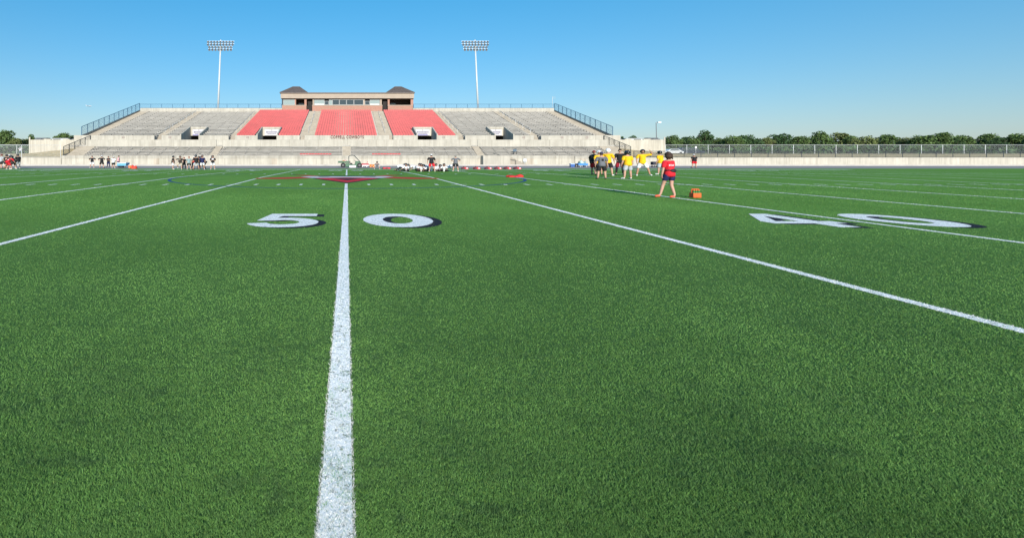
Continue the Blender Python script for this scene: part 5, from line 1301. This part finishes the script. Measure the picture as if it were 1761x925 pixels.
def tree(px, ytop, wpx, Y, li, label, seed, base=2.2, group='trees behind the fences'):
    rr = np.random.default_rng(seed); x = (px-XV)*Y/F; top = H-(ytop-EY)*Y/F; hgt = top-base; rw = wpx*Y/F/2
    root = thing('tree', (x, Y, base), label, 'tree', group)
    mb = MB(); mb.tube((x, Y, base-.4), (x+.1, Y, base+hgt*.35), hgt*.028, 10, hgt*.02)
    for i in range(7):
        a = 2*PI*i/7+rr.uniform(-.3, .3); mb.tube((x+.1, Y, base+hgt*(.2+.02*i)), (x+math.cos(a)*rw*.65, Y+math.sin(a)*rw*.65, base+hgt*rr.uniform(.5, .85)), hgt*.014, 6, hgt*.005)
    mb.build('trunk', BARK, root)
    nc = 34; cs = []
    for i in range(nc):
        a = rr.uniform(0, 2*PI); t = rr.uniform(0, 1); rad = rw*math.sqrt(rr.uniform(.05, 1))*(.8+.18*math.sin(3*a+seed))*(1-.6*t*t); z = base+hgt*(.04+.82*t)
        cs.append((x+math.cos(a)*rad, Y+math.sin(a)*rad, z, rw*rr.uniform(.17, .44)))
    cs.append((x, Y, top-rw*.3, rw*.34))
    N = 7600; ci = rr.integers(0, len(cs), N); C = np.array(cs)[ci]
    d = rr.normal(size=(N, 3)); d /= np.linalg.norm(d, axis=1)[:, None]; rad = C[:, 3]*rr.uniform(.45, 1.08, N)**.6
    p = C[:, :3]+d*rad[:, None]*np.array([1, 1, .8]); p = p[p[:, 2] < top+.1]; N = len(p)
    s = rr.uniform(.14, .34, N)*max(.7, rw/4.5)
    n1 = rr.normal(size=(N, 3))+d[:N]*.6; n1 /= np.linalg.norm(n1, axis=1)[:, None]
    u = np.cross(n1, rr.normal(size=(N, 3))); u /= np.linalg.norm(u, axis=1)[:, None]; w = np.cross(n1, u)
    V = np.stack([p-u*s[:, None], p-w*s[:, None]*.55, p+u*s[:, None], p+w*s[:, None]*.55], 1).reshape(-1, 3)-np.array(root.location)
    me = bpy.data.meshes.new('crown'); me.vertices.add(4*N); me.loops.add(4*N); me.polygons.add(N)
    me.vertices.foreach_set('co', V.astype(np.float32).ravel()); me.loops.foreach_set('vertex_index', np.arange(4*N, dtype=np.int32)); me.polygons.foreach_set('loop_start', np.arange(0, 4*N, 4, dtype=np.int32))
    me.update(); me.validate(); me.materials.append(LEAF[li]); link('crown', me, root)
TL_ = [
 (8, 222.5, 48, 165, 0, 'tall round green tree at the far left edge'),
 (-30, 224, 44, 170, 1, 'dark tree outside the left edge'),
 (29, 237.5, 38, 160, 2, 'low olive bush-like tree right of the tall far left tree'),
 (46, 238.5, 30, 175, 2, 'small olive tree just left of the left wing wall'),
 (54, 230.5, 24, 180, 0, 'narrow green tree rising behind the post of the left wing wall'),
 (108, 228.0, 44, 178, 0, 'rounded green tree behind the middle of the left wing wall'),
 (126, 232.8, 24, 182, 1, 'small dark tree behind the inner end of the left wing wall'),
 (1089, 232.8, 32, 185, 1, 'low dark tree behind the inner end of the right wing wall'),
 (1070, 235, 12, 185, 1, 'tiny dark tree beside the upper right corner of the stand'),
 (1158, 233, 40, 172, 0, 'bright green tree right of the right wing wall'),
 (1180, 235, 38, 175, 1, 'dark green tree behind the parked white car'),
 (1196, 237.5, 34, 168, 0, 'mid green tree beside the tall dark tree at right'),
 (1211, 222.5, 40, 178, 1, 'tall dark tree at the right edge of the picture'),
]
if FRAME == 'A':
    rr = random.Random(4); xx = 1236
    while xx < 1830:
        w_ = rr.uniform(24, 60); TL_.append((xx, 243-w_*rr.uniform(.16, .36), w_, rr.uniform(160, 205), rr.randrange(3), None)); xx += w_*rr.uniform(.38, .75)
for i, a in enumerate(TL_):
    lab = a[5] or 'green tree of the far row right of the tall dark tree'
    tree(*a[:5], lab, 100+i, group='trees behind the fences' if a[5] else 'trees of the far row at right')
# distant woods
def woods(x0, x1, Y, zt, seed, lab=None):
    rr = np.random.default_rng(seed); N = 16000
    x = rr.uniform(x0, x1, N); hh = 2+(zt-2)*(.62+.38*vnoise(x*.06+60, x*0+seed*3.3, 21)); z = 1.5+(hh-1.5)*rr.random(N)**.7; y = Y+rr.uniform(-6, 6, N)
    p = np.stack([x, y, z], 1); s = rr.uniform(.35, .8, N)
    n1 = rr.normal(size=(N, 3)); n1 /= np.linalg.norm(n1, axis=1)[:, None]; u = np.cross(n1, rr.normal(size=(N, 3))); u /= np.linalg.norm(u, axis=1)[:, None]; w = np.cross(n1, u)
    V = np.stack([p-u*s[:, None], p-w*s[:, None]*.6, p+u*s[:, None], p+w*s[:, None]*.6], 1).reshape(-1, 3)
    me = bpy.data.meshes.new('woods'); me.vertices.add(4*N); me.loops.add(4*N); me.polygons.add(N)
    me.vertices.foreach_set('co', V.astype(np.float32).ravel()); me.loops.foreach_set('vertex_index', np.arange(4*N, dtype=np.int32)); me.polygons.foreach_set('loop_start', np.arange(0, 4*N, 4, dtype=np.int32))
    me.update(); me.validate(); me.materials.append(LEAF[1]); o = link('woods', me)
    tag(o, lab or ('distant wood closing the horizon at far left', 'distant wood closing the horizon at far right')[seed-1], 'woods', kind='stuff')
woods(-230, -74, 150, 5.2, 3, 'low undergrowth beyond the chainlink fence at left'); woods(74, 330, 152, 5.4, 4, 'low undergrowth beyond the parked cars at right')
woods(-220, -95, 215, 8.6, 1); woods(118, 420, 215, 9.6, 2)

# ================================================================== LIGHT, SKY, CAMERA
SUN_EL, SUN_AZ = 19.0, 1.5       # sun low behind the camera
w = bpy.data.worlds.new('World'); sc.world = w; w.use_nodes = True
nt = w.node_tree; sky = nt.nodes.new('ShaderNodeTexSky'); sky.sky_type = 'NISHITA'; sky.sun_disc = False
sky.sun_elevation = R(SUN_EL); sky.sun_rotation = R(180+SUN_AZ); sky.air_density = 1.3; sky.dust_density = .3; sky.ozone_density = 9
hs = nt.nodes.new('ShaderNodeHueSaturation'); hs.inputs['Saturation'].default_value = 1.15; hs.inputs['Value'].default_value = 1.7
gm = nt.nodes.new('ShaderNodeGamma'); gm.inputs['Gamma'].default_value = .66
nt.links.new(sky.outputs['Color'], hs.inputs['Color']); nt.links.new(hs.outputs['Color'], gm.inputs['Color']); nt.links.new(gm.outputs['Color'], nt.nodes['Background'].inputs['Color']); nt.nodes['Background'].inputs['Strength'].default_value = .15
sd = bpy.data.lights.new('sun', 'SUN'); sd.energy = 5.0; sd.angle = R(.53); sd.color = (1, .955, .88)
so = bpy.data.objects.new('sun', sd); COL.objects.link(so)
dv = Vector((-math.sin(R(SUN_AZ))*math.cos(R(SUN_EL)), math.cos(R(SUN_AZ))*math.cos(R(SUN_EL)), -math.sin(R(SUN_EL))))
so.rotation_euler = dv.to_track_quat('-Z', 'Y').to_euler(); so.location = (0, -50, 40)
cam = bpy.data.cameras.new('camera'); co = bpy.data.objects.new('camera', cam); COL.objects.link(co); sc.camera = co
co.location = (0, 0, H); co.rotation_euler = (R(90), 0, 0)
if FRAME == 'A': W_, cx_, cy_ = 1761., 880.5, 462.5
else: W_, cx_, cy_ = 1200., 600., 265.
cam.sensor_fit = 'HORIZONTAL'; cam.sensor_width = 36; cam.lens = 36*F/W_
cam.shift_x = (cx_-XV)/W_; cam.shift_y = -(cy_-EY)/W_; cam.clip_start = .1; cam.clip_end = 6000
vs_ = sc.view_settings; vs_.view_transform = 'Standard'; vs_.look = 'None'; vs_.exposure = 0.32; vs_.gamma = 1
